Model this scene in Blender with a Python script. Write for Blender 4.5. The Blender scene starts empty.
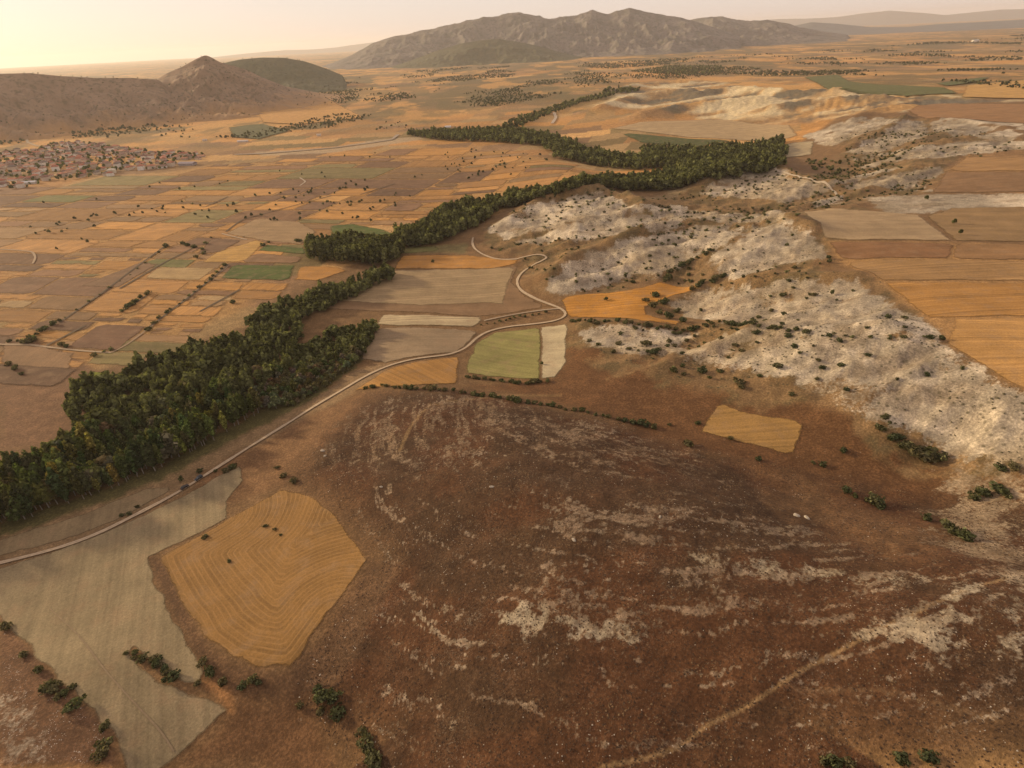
import bpy, bmesh, math, random
import numpy as np
from mathutils import Vector, Matrix, geometry
random.seed(7); rng = np.random.default_rng(7)
R = math.radians
S = bpy.context.scene
COL = S.collection

# ------------------------------------------------------------------ camera, sky, sun, exposure
CAM_H = 205.0; FPX = 600.0
PITCH = math.atan((384-38)/FPX); ROLL = R(2.9)
cp, sp, cr, sr = math.cos(PITCH), math.sin(PITCH), math.cos(ROLL), math.sin(ROLL)
cam = bpy.data.objects.new('camera', bpy.data.cameras.new('camera'))
cam.data.sensor_width = 36; cam.data.lens = FPX/1024*36
cam.data.clip_start = 1; cam.data.clip_end = 150000
RX, UX, BX = (cr, -sr*sp, -sr*cp), (sr, cr*sp, cr*cp), (0, -cp, sp)
cam.matrix_world = Matrix(((RX[0], UX[0], BX[0], 0), (RX[1], UX[1], BX[1], 0), (RX[2], UX[2], BX[2], CAM_H), (0, 0, 0, 1)))
COL.objects.link(cam); S.camera = cam

SUN_AZ, SUN_EL = R(-62), R(15)          # azimuth from +Y towards +X: low sun, left of the view
SUN_STRENGTH, SUN_ANGLE, SKY_STRENGTH, EXPOSURE = 3.0, R(5), 0.05, 0.75
HAZE_DENSITY = 3.0e-5
w = bpy.data.worlds.new('World'); S.world = w; w.use_nodes = True
nt = w.node_tree; nt.nodes.clear()
sky = nt.nodes.new('ShaderNodeTexSky'); sky.sky_type = 'NISHITA'; sky.sun_disc = False
sky.sun_elevation = SUN_EL; sky.sun_rotation = SUN_AZ
sky.air_density = 1.0; sky.dust_density = 2.0; sky.ozone_density = 0.5; sky.altitude = 900
veil = nt.nodes.new('ShaderNodeMix'); veil.data_type = 'RGBA'      # thin even cloud veil over the clear sky
veil.inputs[0].default_value = 0.66; veil.inputs[7].default_value = (12.6, 10.5, 9.7, 1)
bg = nt.nodes.new('ShaderNodeBackground'); bg.inputs[1].default_value = SKY_STRENGTH
wo = nt.nodes.new('ShaderNodeOutputWorld')
nt.links.new(sky.outputs[0], veil.inputs[6]); nt.links.new(veil.outputs[2], bg.inputs[0]); nt.links.new(bg.outputs[0], wo.inputs[0])
sun = bpy.data.objects.new('sun', bpy.data.lights.new('sun', 'SUN'))
sun.data.energy = SUN_STRENGTH; sun.data.angle = SUN_ANGLE; sun.data.color = (1.0, 0.80, 0.50)
sd = Vector((math.sin(SUN_AZ)*math.cos(SUN_EL), math.cos(SUN_AZ)*math.cos(SUN_EL), math.sin(SUN_EL)))
sun.rotation_euler = sd.to_track_quat('Z', 'Y').to_euler(); sun.location = (0, 0, 600); COL.objects.link(sun)
S.view_settings.view_transform = 'Standard'; S.view_settings.look = 'None'
S.view_settings.exposure = EXPOSURE; S.view_settings.gamma = 1
S.cycles.volume_bounces = 1; S.cycles.max_bounces = 6; S.cycles.diffuse_bounces = 2
S.cycles.volume_max_steps = 64

# ------------------------------------------------------------------ numeric helpers
def rays(px, py):
    u = (np.asarray(px, float)-512)/FPX; v = (384-np.asarray(py, float))/FPX
    a = u*cr+v*sr; b = -u*sr+v*cr
    return np.stack([a, cp+b*sp, -sp+b*cp], -1)
def hsh(i, j, k=0):
    n = (i.astype(np.int64)*374761393 + j.astype(np.int64)*668265263 + int(k)*2246822519) & 0xffffffff
    n = ((n ^ (n >> 13))*1274126177) & 0xffffffff
    n = ((n ^ (n >> 16))*2654435761) & 0xffffffff
    return ((n ^ (n >> 15)) & 0xffffff)/float(0xffffff)
def vn(x, y, k=0):
    x = np.asarray(x, float); y = np.asarray(y, float)
    i = np.floor(x); j = np.floor(y); fx = x-i; fy = y-j
    fx = fx*fx*fx*(fx*(fx*6-15)+10); fy = fy*fy*fy*(fy*(fy*6-15)+10)
    a, b, c, d = hsh(i, j, k), hsh(i+1, j, k), hsh(i, j+1, k), hsh(i+1, j+1, k)
    return (a*(1-fx)+b*fx)*(1-fy)+(c*(1-fx)+d*fx)*fy
def fbm(x, y, k=0, o=4, g=.5):
    s = 0; a = 1; t = 0
    for q in range(o):
        s = s+a*vn(x*2**q+q*17.3, y*2**q-q*9.1, k+q); t += a; a *= g
    return s/t
def ridged(x, y, k=0, o=4):
    s = 0; a = 1; t = 0
    for q in range(o):
        s = s+a*(1-np.abs(2*vn(x*2**q+q*7.7, y*2**q+q*3.3, k+q)-1)); t += a; a *= .5
    return s/t
def ss(a, b, x):
    t = np.clip((x-a)/(b-a), 0, 1); return t*t*(3-2*t)
def sdf(poly, x, y):
    """signed distance, positive inside"""
    P = np.asarray(poly, float); d = np.full(x.shape, 1e9); ins = np.zeros(x.shape, bool)
    for (ax, ay), (bx, by) in zip(P, np.roll(P, -1, 0)):
        ex, ey = bx-ax, by-ay; L = ex*ex+ey*ey+1e-9
        t = np.clip(((x-ax)*ex+(y-ay)*ey)/L, 0, 1)
        d = np.minimum(d, (x-ax-t*ex)**2+(y-ay-t*ey)**2)
        if ay != by:
            ins ^= ((ay > y) != (by > y)) & (x < (bx-ax)*(y-ay)/(by-ay)+ax)
    d = np.sqrt(d); return np.where(ins, d, -d)
def dline(poly, x, y):
    P = np.asarray(poly, float); d = np.full(x.shape, 1e9)
    for (ax, ay), (bx, by) in zip(P[:-1], P[1:]):
        ex, ey = bx-ax, by-ay; L = ex*ex+ey*ey+1e-9
        t = np.clip(((x-ax)*ex+(y-ay)*ey)/L, 0, 1)
        d = np.minimum(d, (x-ax-t*ex)**2+(y-ay-t*ey)**2)
    return np.sqrt(d)

# ------------------------------------------------------------------ terrain height
# (pixel x, pixel y, height above the river plain in metres)
CTRL = [(600,450,31),(500,432,29),(420,420,20),(380,400,12),(330,430,10),(280,480,7),(320,520,10),(367,560,14),(289,669,10),
 (160,560,3),(226,518,4),(0,620,2),(120,768,7),(0,768,11),(0,690,8),(230,710,5),(300,700,5),(360,755,6),(450,690,21),(400,620,18),
 (512,768,25),(700,768,31),(620,600,39),(480,560,28),(800,600,43),(700,500,37),(1000,580,48),(1000,768,46),(850,700,42),
 (560,405,12),(650,432,14),(480,388,7),(750,465,17),(850,505,20),(1000,505,24),(930,450,20),(720,400,17),(752,430,17),(640,380,14),
 (566,375,8),(466,373,5),(340,391,3),(450,355,3),(568,318,5),(530,297,3),(600,305,7),(680,288,10),(690,325,12),
 (1000,300,46),(900,290,45),(1010,380,47),(947,343,45),(830,250,42),(797,212,38),(940,220,43),(1010,220,45),(960,180,44),(950,115,42),
 (1010,115,45),(865,200,38),(900,85,36),(1010,70,36),(800,80,24),(780,150,3),(700,165,2),(600,170,1),(640,135,3),(720,140,3),(760,125,6),
 (520,225,8),(560,202,18),(595,194,24),(640,205,20),(545,238,9),(610,224,17),(685,221,19),(545,285,6),(575,262,16),(640,240,27),(710,229,33),(780,229,38),
 (620,285,12),(668,270,18),(700,258,24),(700,312,14),(780,291,29),(850,285,40),(640,322,14),(750,334,26),(850,341,37),
 (600,350,13),(700,385,18),(800,400,23),(900,420,28),(1000,460,30),(700,180,16),(765,168,21),(810,185,30),(720,205,14),(760,210,20),
 (830,150,20),(870,135,30),(920,140,36),(850,170,24),(900,165,36),(640,105,10),(700,100,18),(700,85,12),(640,90,6),(560,100,1),(600,75,1),
 (300,420,2),(250,440,1),(180,480,1),(100,530,1),(0,560,1),(350,320,0),(420,300,1),(500,285,2),(440,250,1),(400,265,0),
 (200,300,0),(0,300,0),(100,220,0),(0,200,0),(300,200,0),(200,160,0),(450,170,0),(500,120,0),(350,110,0),(60,400,0),(200,400,0),(300,360,0)]
cx = np.array([c[:2] for c in CTRL], float); cz = np.array([c[2] for c in CTRL], float)
d = rays(cx[:, 0], cx[:, 1]); t = (cz-CAM_H)/d[:, 2]
cw = d[:, :2]*t[:, None]
EX = [(-250,0,8),(-150,-150,15),(0,-50,24),(0,-250,20),(150,0,38),(250,-150,35),(500,100,45),(600,300,48),(-500,100,2),(-600,-300,4),(0,-900,5),
      (-1500,0,0),(1500,0,40),(2500,1500,30),(-2500,2500,0),(0,3500,0),(1500,3000,14),(3500,4500,5)]
cw = np.vstack([cw, np.array(EX, float)[:, :2]]); cz = np.concatenate([cz, np.array(EX, float)[:, 2]])
def warp(x, y): return np.arcsinh(x/160.), np.arcsinh(y/160.)
wx, wy = warp(cw[:, 0], cw[:, 1])
def phi(r2): return .5*r2*np.log(r2+1e-9)
n = len(cz); Dm = (wx[:, None]-wx)**2+(wy[:, None]-wy)**2
A = np.zeros((n+3, n+3)); A[:n, :n] = phi(Dm)+np.eye(n)*.0022; A[:n, n] = 1; A[:n, n+1] = wx; A[:n, n+2] = wy; A[n:, :n] = A[:n, n:].T
wt = np.linalg.solve(A, np.concatenate([cz, [0, 0, 0]]))
def base_h(x, y):
    sh = x.shape; x = x.ravel(); y = y.ravel(); out = np.empty(len(x))
    for q in range(0, len(x), 60000):
        a, b = warp(x[q:q+60000], y[q:q+60000])
        D = (a[:, None]-wx)**2+(b[:, None]-wy)**2
        out[q:q+60000] = phi(D)@wt[:n]+wt[n]+wt[n+1]*a+wt[n+2]*b
    r = np.hypot(x, y)
    out = np.clip(out, -3, 60)*(1-ss(2300, 4600, r))
    return out.reshape(sh)
# polar sheet: fine ahead of the viewer, coarse behind, closed all round
ang = np.concatenate([np.linspace(-66, 66, 1160), np.linspace(66, 294, 60)[1:-1]]); NA = len(ang)
rad = np.concatenate([[0.5, 25, 45], np.geomspace(62, 40000, 640)]); NR = len(rad)
TH, RR = np.meshgrid(np.radians(ang), rad, indexing='ij')
GX, GY = RR*np.sin(TH), RR*np.cos(TH)
# coarse base by subsampling, then bilinear up (the base is smooth)
ia = np.unique(np.concatenate([np.arange(0, NA, 4), [NA-1]])); ir = np.unique(np.concatenate([np.arange(0, NR, 3), [NR-1]]))
zc = base_h(GX[np.ix_(ia, ir)], GY[np.ix_(ia, ir)])
z1 = np.stack([np.interp(np.arange(NA), ia, zc[:, k]) for k in range(zc.shape[1])], 1)
GZ = np.stack([np.interp(np.arange(NR), ir, z1[k]) for k in range(NA)], 0)
def lookup(G, x, y):
    a = np.degrees(np.arctan2(x, y)); a = np.where(a < -66, a+360, a)
    fa = np.interp(a, np.append(ang, 294), np.arange(NA+1)); fr = np.interp(np.hypot(x, y), rad, np.arange(NR))
    i = np.clip(np.floor(fa).astype(int), 0, NA-1); j = np.clip(np.floor(fr).astype(int), 0, NR-2); fa = fa-i; fr = fr-j
    i2 = (i+1) % NA
    return (G[i, j]*(1-fa)+G[i2, j]*fa)*(1-fr)+(G[i, j+1]*(1-fa)+G[i2, j+1]*fa)*fr
TS = np.geomspace(60, 39000, 900)
def unproj(pts):
    """pixels -> points on the ground"""
    P = np.asarray(pts, float).reshape(-1, 2); D = rays(P[:, 0], P[:, 1])
    D = D/np.hypot(D[:, 0], D[:, 1])[:, None]
    out = np.zeros((len(P), 3))
    for q, dv in enumerate(D):
        x, y, z = dv[0]*TS, dv[1]*TS, CAM_H+dv[2]*TS
        g = lookup(GZ, x, y); k = np.argmax(z < g)
        if z[k] >= g[k]: k = len(TS)-1
        a, b = TS[max(k-1, 0)], TS[k]
        for _ in range(2):
            tt = np.linspace(a, b, 12); g = lookup(GZ, dv[0]*tt, dv[1]*tt); zz = CAM_H+dv[2]*tt
            kk = max(int(np.argmax(zz < g)), 1); a, b = tt[kk-1], tt[kk]
        m = (a+b)/2; out[q] = (dv[0]*m, dv[1]*m, lookup(GZ, np.array([dv[0]*m]), np.array([dv[1]*m]))[0])
    return out
def W2(pts): return unproj(pts)[:, :2]

# region outlines (traced on the photograph, then laid on the ground)
BAD = [W2(p) for p in (
 [(497,222),(540,203),(600,190),(640,200),(700,180),(765,166),(800,178),(850,165),(830,135),(870,118),(905,118),(1000,135),(1024,150),(940,165),(925,195),(865,200),(860,210),(795,212),(820,240),(838,262),(800,275),(880,283),(940,345),(1024,395),(1150,470),(1150,535),(1024,470),(960,462),(880,440),(800,400),(690,382),(590,352),(572,330),(700,332),(690,300),(720,285),(660,282),(570,294),(540,285),(520,262),(480,245)],
 [(590,112),(620,88),(700,80),(770,92),(850,90),(1000,100),(900,112),(830,125),(780,122),(700,118)])]
fbad = np.maximum(ss(-25, 30, sdf(BAD[0], GX, GY)), .8*ss(-60, 60, sdf(BAD[1], GX, GY)))
PLATEAU_FIELDS = [[(797,212),(919,215),(952,241),(844,240.5),(823,238)], [(826,242),(1024,243),(1024,388),(947,343),(880,281),(838,262)],
 [(931,193),(944,168),(964,157),(1024,159),(1024,194)], [(906,111),(927,105),(1024,105),(1024,128),(923,119)], [(952,207),(1024,205),(1024,243),(952,242)], [(545,300),(629,290),(662,282),(696,285),(696,290),(645,305),(694,328),(569,318)]]
for p in PLATEAU_FIELDS:
    fbad *= 1-ss(-8, 6, sdf(W2(p), GX, GY))
HEATH = W2([(370,395),(480,390),(640,428),(720,450),(860,480),(1024,500),(1200,545),(1200,768),(380,768),(290,690),(330,620),(375,560),(335,505),(290,480),(330,430)])
fheath = ss(-15, 20, sdf(HEATH, GX, GY)); fheath = np.maximum(fheath, (RR < 120)*1.)
rn = ridged((GX*.93+GY*.36)/150+.5*fbm(GX/70, GY/70, 3, 2), (GY*.93-GX*.36)/44+.35*fbm(GX/45, GY/45, 5, 2), 11, 3)
RIDGES = [([(505,225),(540,203),(575,196),(600,192),(622,199),(645,210)],9,15), ([(530,235),(575,226),(613,219),(639,213),(665,216),(684,222)],6,12), ([(548,283),(565,266),(590,254),(623,242),(665,233),(718,225),(780,224),(810,232)],9,17),
 ([(676,303),(707,289),(745,287),(797,285),(854,281)],7,13), ([(585,328),(640,327),(689,329),(752,333),(809,337),(884,337)],6,14), ([(705,185),(735,175),(766,167),(795,178),(832,187)],8,15), ([(850,148),(887,131),(905,120)],6,15), ([(931,120),(966,122),(1008,129)],5,14), ([(900,155),(953,142),(1020,140)],5,14), ([(840,181),(887,175),(940,168)],5,13),
 ([(600,112),(630,102),(660,97),(690,95)],20,40), ([(640,119),(680,111),(720,107),(765,104)],20,38), ([(700,96),(740,93),(790,97),(840,96)],20,40), ([(770,113),(820,106),(880,103)],19,40), ([(610,95),(640,88),(690,84)],19,45), ([(850,122),(880,112),(905,108)],10,30)]
for pl, am, wd_ in RIDGES:
    q = W2(pl); dd = dline(q, GX, GY)*(1+.5*(fbm(GX/wd_/1.6, GY/wd_/1.6, 17, 3)-.5)); GZ = GZ+am*np.exp(-(dd/wd_)**1.35)
rnf = ridged((GX*.95+GY*.3)/420+.6*fbm(GX/200, GY/200, 3, 2), (GY*.95-GX*.3)/150+.4*fbm(GX/120, GY/120, 5, 2), 13, 4)
far_w = ss(-60, 60, sdf(BAD[1], GX, GY)); rn = rn*(1-far_w)+rnf*far_w
far_amp = 1+.15*far_w; gul = ridged(GX/26+.5*fbm(GX/20, GY/20, 6, 2), GY/15, 15, 3)
GZ = GZ + fbad*((rn-.55)*12*far_amp + ((gul-.6)*3.8+(fbm(GX/9, GY/7, 21, 3)-.5)*1.6)*(1+.8*far_w))
GZ = GZ + fheath*((fbm(GX/38, GY/30, 31, 4)-.5)*4.5+(fbm(GX/5, GY/4, 37, 2)-.5)*.7)
GZ = GZ + (fbm(GX/260, GY/260, 41, 3)-.5)*2.0*ss(90, 300, RR)*(1-ss(5000, 9000, RR))
GZ[:, 0] = GZ[:, 0].mean()
slope = np.gradient(GZ, axis=1)/np.gradient(RR, axis=1)

# ------------------------------------------------------------------ materials
def M(name):
    m = bpy.data.materials.new(name); m.use_nodes = True; t = m.node_tree; t.nodes.clear(); return m, t
def nd(t, typ, **kw):
    o = t.nodes.new('ShaderNode'+typ)
    for k, v in kw.items():
        if k.startswith('i'): o.inputs[int(k[1:])].default_value = v
        else: setattr(o, k, v)
    return o
def math_(t, op, a, b=None, c=None):
    o = t.nodes.new('ShaderNodeMath'); o.operation = op
    for q, s in enumerate((a, b, c)):
        if s is None: continue
        if isinstance(s, (int, float)): o.inputs[q].default_value = s
        else: t.links.new(s, o.inputs[q])
    return o.outputs[0]
def mixc(t, fac, a, b, mode='MIX'):
    o = t.nodes.new('ShaderNodeMix'); o.data_type = 'RGBA'; o.blend_type = mode
    for q, s in ((0, fac), (6, a), (7, b)):
        if isinstance(s, (int, float)): o.inputs[q].default_value = s
        elif isinstance(s, tuple): o.inputs[q].default_value = (*s, 1)
        else: t.links.new(s, o.inputs[q])
    return o.outputs[2]
def noise(t, vec, scale, detail=4, rough=.6):
    o = nd(t, 'TexNoise'); o.inputs['Scale'].default_value = scale; o.inputs['Detail'].default_value = detail; o.inputs['Roughness'].default_value = rough
    t.links.new(vec, o.inputs['Vector']); return o.outputs[0]
def ramp(t, fac, stops):
    o = nd(t, 'ValToRGB'); e = o.color_ramp.elements
    while len(e) < len(stops): e.new(.5)
    for q, (p, c) in enumerate(stops):
        e[q].position = p; e[q].color = (c, c, c, 1) if isinstance(c, (int, float)) else (*c, 1)
    t.links.new(fac, o.inputs[0]); return o.outputs[0]
def geo_pos(t): return nd(t, 'NewGeometry').outputs['Position']
def finish(t, colour, rough=.95, bump=None, strength=.4, dist=.3, alpha=None):
    b = nd(t, 'BsdfPrincipled'); b.inputs['Roughness'].default_value = rough; b.inputs['Specular IOR Level'].default_value = .15
    if isinstance(colour, tuple): b.inputs['Base Color'].default_value = (*colour, 1)
    else: t.links.new(colour, b.inputs['Base Color'])
    if bump is not None:
        u = nd(t, 'Bump'); u.inputs['Strength'].default_value = strength; u.inputs['Distance'].default_value = dist
        t.links.new(bump, u.inputs['Height']); t.links.new(u.outputs[0], b.inputs['Normal'])
    if alpha is not None: t.links.new(alpha, b.inputs['Alpha'])
    o = nd(t, 'OutputMaterial'); t.links.new(b.outputs[0], o.inputs[0])
def ground_material():
    m, t = M('ground'); p = geo_pos(t)
    a = nd(t, 'Attribute', attribute_name='Col').outputs['Color']; k = nd(t, 'Attribute', attribute_name='mask').outputs['Color']
    sep = nd(t, 'SeparateColor'); t.links.new(k, sep.inputs[0])
    n1 = noise(t, p, .9, 5, .7); n2 = noise(t, p, .12, 4, .6)
    ovc = nd(t, 'Attribute', attribute_name='Over').outputs['Color']
    gr = math_(t, 'ADD', math_(t, 'MULTIPLY', noise(t, p, .55, 6, .75), 1.5), math_(t, 'MULTIPLY', noise(t, p, .16, 4, .65), .7))   # ragged edge of the pale ground
    fo = ramp(t, math_(t, 'ADD', sep.outputs[2], math_(t, 'SUBTRACT', gr, 1.1)), [(.24, 0.), (.54, 1.)])
    a = mixc(t, fo, a, ovc)
    var = math_(t, 'ADD', math_(t, 'MULTIPLY', n1, 1.1), math_(t, 'MULTIPLY', n2, .5))
    c = mixc(t, 1., a, ramp(t, var, [(.45, .42), (.8, 1.0), (1.15, 1.7)]), 'MULTIPLY')
    # dry pale specks on the heath (red mask): small stones and bleached tussocks
    sp_ = noise(t, p, 1.7, 3, .75); big = noise(t, p, .06, 3, .6)
    f = math_(t, 'MULTIPLY', ramp(t, math_(t, 'ADD', sp_, math_(t, 'MULTIPLY', big, .35)), [(.78, 0.), (.86, 1.)]), sep.outputs[0])
    c = mixc(t, math_(t, 'MULTIPLY', f, .35), c, (.30, .23, .16))
    # dark dwarf scrub on chalk slopes (green mask)
    v = nd(t, 'TexVoronoi'); v.inputs['Scale'].default_value = .28; t.links.new(p, v.inputs['Vector'])
    g = ramp(t, v.outputs[0], [(.16, 1.), (.3, 0.)])
    g2 = ramp(t, noise(t, p, .035, 3, .6), [(.46, 0.), (.6, 1.)])
    c = mixc(t, math_(t, 'MULTIPLY', math_(t, 'MULTIPLY', g, g2), math_(t, 'MULTIPLY', sep.outputs[1], .75)), c, (.075, .062, .032))
    finish(t, c, .97, math_(t, 'ADD', n1, sp_), .6, .5)
    return m
MG = ground_material()
def field_material(name, amp=.25, furrow=.35, wave=.8, rows=False):
    m, t = M(name); p = geo_pos(t)
    oc = nd(t, 'ObjectInfo').outputs['Color']
    row = nd(t, 'Attribute', attribute_name='row').outputs['Fac']
    n1 = noise(t, p, .7, 5, .7); n2 = noise(t, p, .05, 4, .6)
    cmb = nd(t, 'CombineXYZ'); t.links.new(row, cmb.inputs[0])
    rn_ = noise(t, cmb.outputs[0], wave, 2, .5)
    var = math_(t, 'ADD', math_(t, 'MULTIPLY', n1, amp*2.2), math_(t, 'ADD', math_(t, 'MULTIPLY', n2, amp*3), math_(t, 'MULTIPLY', rn_, furrow*2)))
    off = math_(t, 'ADD', var, 1-(amp*1.1+amp*1.5+furrow))
    c = mixc(t, 1., oc, off, 'MULTIPLY')
    c = mixc(t, ramp(t, noise(t, p, .11, 5, .65), [(.50, 0.), (.72, .5)]), c, (.26, .165, .09))
    c = mixc(t, 1., c, ramp(t, noise(t, p, 1.3, 5, .8), [(.3, .72), (.7, 1.28)]), 'MULTIPLY')
    cm2 = nd(t, 'CombineXYZ'); t.links.new(math_(t, 'MULTIPLY', row, .12), cm2.inputs[0]); t.links.new(noise(t, p, .012, 2), cm2.inputs[1])
    c = mixc(t, 1., c, ramp(t, noise(t, cm2.outputs[0], 1.0, 4, .7), [(.3, .84), (.7, 1.16)]), 'MULTIPLY')
    if rows:   # pale swaths the harvester left
        sw_ = math_(t, 'SINE', math_(t, 'ADD', math_(t, 'MULTIPLY', row, 2.9), math_(t, 'MULTIPLY', noise(t, p, .06, 3), 2.)))
        c = mixc(t, math_(t, 'MULTIPLY', ramp(t, sw_, [(.45, 0.), (.95, 1.)]), ramp(t, noise(t, p, .3, 3), [(.3, .2), (.6, .75)])), c, (.31, .17, .06))
    ed = nd(t, 'Attribute', attribute_name='edge').outputs['Fac']
    al = ramp(t, math_(t, 'ADD', ed, math_(t, 'MULTIPLY', math_(t, 'SUBTRACT', noise(t, p, .22, 4, .7), .5), .7)), [(.03, 0.), (.40, 1.)])
    finish(t, c, .95, math_(t, 'ADD', n1, rn_), .5, .35, al)
    return m
MF = {'stubble': field_material('stubble', .26, .62, .42), 'plain': field_material('fallow', .26, .12, .5), 'crop': field_material('crop', .3, .35, .35), 'plough': field_material('plough', .3, .25, 1.2), 'striped': field_material('striped', .26, .42, .45, True)}

# ------------------------------------------------------------------ ground colours (base colours of soil and vegetation; far ridges also carry painted light and shade)
C = dict(heath=(.062,.034,.021), heath_red=(.078,.036,.020), dry=(.30,.22,.145), tan=(.235,.165,.10), orange=(.40,.205,.075), brown=(.165,.098,.055),
         chalk=(.50,.42,.315), chalk_dim=(.38,.305,.21), soil=(.16,.095,.06), grass=(.12,.125,.045), stub=(.36,.20,.07), pale=(.40,.30,.20), scrub=(.10,.082,.045))
pal = np.array([(.43,.22,.085),(.40,.205,.075),(.34,.18,.08),(.44,.26,.12),(.27,.16,.085),(.22,.13,.08),(.36,.22,.11),(.18,.13,.065),(.30,.2,.11),(.38,.20,.08)])
def patch(x, y, sx, sy, k):
    u = x*math.cos(R(-12))+y*math.sin(R(-12))+(fbm(x/300, y/300, k, 2)-.5)*60; v = -x*math.sin(R(-2))+y*math.cos(R(-2))+(fbm(x/400, y/400, k+5, 2)-.5)*120
    r0 = np.floor(v/sy); o = hsh(r0, r0*0, k)*sx*3
    sxx = sx*(.6+1.2*hsh(r0, r0*0, k+1)); c0 = np.floor((u+o)/sxx)
    return hsh(c0, r0, k+2), hsh(c0, r0, k+3)
a1, a2 = patch(GX, GY, 130, 75, 1)
CO = pal[(a1*9.999).astype(int)]*(.72+.5*a2)[..., None]
b1, b2 = patch(GX, GY, 420, 210, 9)
CB = pal[(b1*9.999).astype(int)]*(.85+.35*b2)[..., None]
f = ss(2200, 3800, RR)[..., None]; CO = CO*(1-f)+CB*f
def blend(f, c):
    global CO
    CO = CO*(1-f[..., None])+np.asarray(c)*f[..., None]
# far scrub and dry grass break the patchwork up
nz = fbm(GX/420, GY/900, 51, 5); blend(ss(.5, .58, nz)*ss(1700, 2600, RR)*.8, C['scrub'])
nz = fbm(GX/600, GY/1500, 57, 4); blend(ss(.52, .66, nz)*ss(2000, 3200, RR)*.55, (.20, .13, .085))
nz = fbm(GX/120, GY/150, 53, 4); blend(ss(.56, .7, nz)*ss(1300, 2000, RR)*.5, C['scrub'])
nz = fbm(GX/180, GY/420, 59, 5, .6); blend(ss(.55, .63, nz)*ss(1500, 2400, RR)*.7, (.50, .27, .10))
nz = fbm(GX/90, GY/200, 58, 4); blend(ss(.54, .62, nz)*ss(1500, 2400, RR)*.65, (.10, .085, .045))
blend(np.full(GX.shape, .12), (.3, .19, .1))
OF_ = np.zeros(GX.shape); OV = np.zeros(GX.shape+(3,))
def paint(pts, c, fe=8, amp=8, wl=25, s=1., world=None, ov=False):
    q = W2(pts) if world is None else world
    lo = q.min(0)-60-fe*4; hi = q.max(0)+60+fe*4
    m = (GX > lo[0]) & (GX < hi[0]) & (GY > lo[1]) & (GY < hi[1])
    x, y = GX[m], GY[m]
    f = ss(-fe, fe, sdf(q, x, y)+(fbm(x/wl, y/wl, 61, 4)-.5)*2*amp)*s
    if ov:
        OV[m] = OV[m]*(1-f[:, None])+np.asarray(c)*f[:, None]; OF_[m] = np.maximum(OF_[m], f*.95); return
    OF_[m] *= 1-f
    CO[m] = CO[m]*(1-f[:, None])+np.asarray(c)*f[:, None]
def line(pts, c, wd=1.5, fe=1., s=1., amp=.6):
    q = W2(pts); lo = q.min(0)-20; hi = q.max(0)+20
    m = (GX > lo[0]) & (GX < hi[0]) & (GY > lo[1]) & (GY < hi[1]); x, y = GX[m], GY[m]
    f = (1-ss(wd, wd+fe, dline(q, x, y)+(fbm(x/5, y/5, 63, 3)-.5)*2*amp))*s
    CO[m] = CO[m]*(1-f[:, None])+np.asarray(c)*f[:, None]
# whole near ground: brown dry grass
near = [(0,330),(80,375),(250,325),(300,285),(400,245),(470,225),(540,195),(700,170),(790,150),(850,110),(1024,95),(1250,90),(1250,768),(0,768)]
q = W2(near); q = np.vstack([q, [(900,-600),(-600,-600)]])
paint(None, C['brown'], 8, 6, 30, 1., q)
paint([(0,192),(100,186),(210,165),(330,158),(420,145),(555,160),(600,176),(500,192),(410,212),(395,222),(300,228),(262,285),(245,312),(150,345),(80,372),(0,385)], (.33,.19,.085), 10, 10, 30, .8)
paint([(0,330),(75,350),(100,375),(90,420),(60,440),(0,450)], (.17,.095,.06), 4, 4)
# strip between the wood and the track, and the slope by the track
paint([(0,535),(110,497),(215,446),(320,395),(350,372),(400,360),(350,395),(250,455),(180,495),(90,540),(0,566)], (.205,.135,.085), 3, 3)
paint([(190,480),(290,425),(360,392),(420,390),(340,440),(290,485),(240,500),(215,505)], (.165,.092,.052), 4, 6)
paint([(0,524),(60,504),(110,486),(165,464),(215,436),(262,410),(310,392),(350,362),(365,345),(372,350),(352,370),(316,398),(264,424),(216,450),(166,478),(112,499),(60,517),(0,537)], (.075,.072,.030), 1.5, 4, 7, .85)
# valley floor south of the belt, gully behind the hill
paint([(570,330),(700,390),(800,405),(900,440),(1024,480),(1180,535),(1180,580),(1024,520),(860,500),(720,455),(560,405),(470,385),(560,380)], (.115,.058,.030), 6, 8)
paint([(620,200),(700,175),(790,170),(830,190),(790,215),(700,215),(640,215)], (.21,.15,.095), 8, 14)
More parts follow.
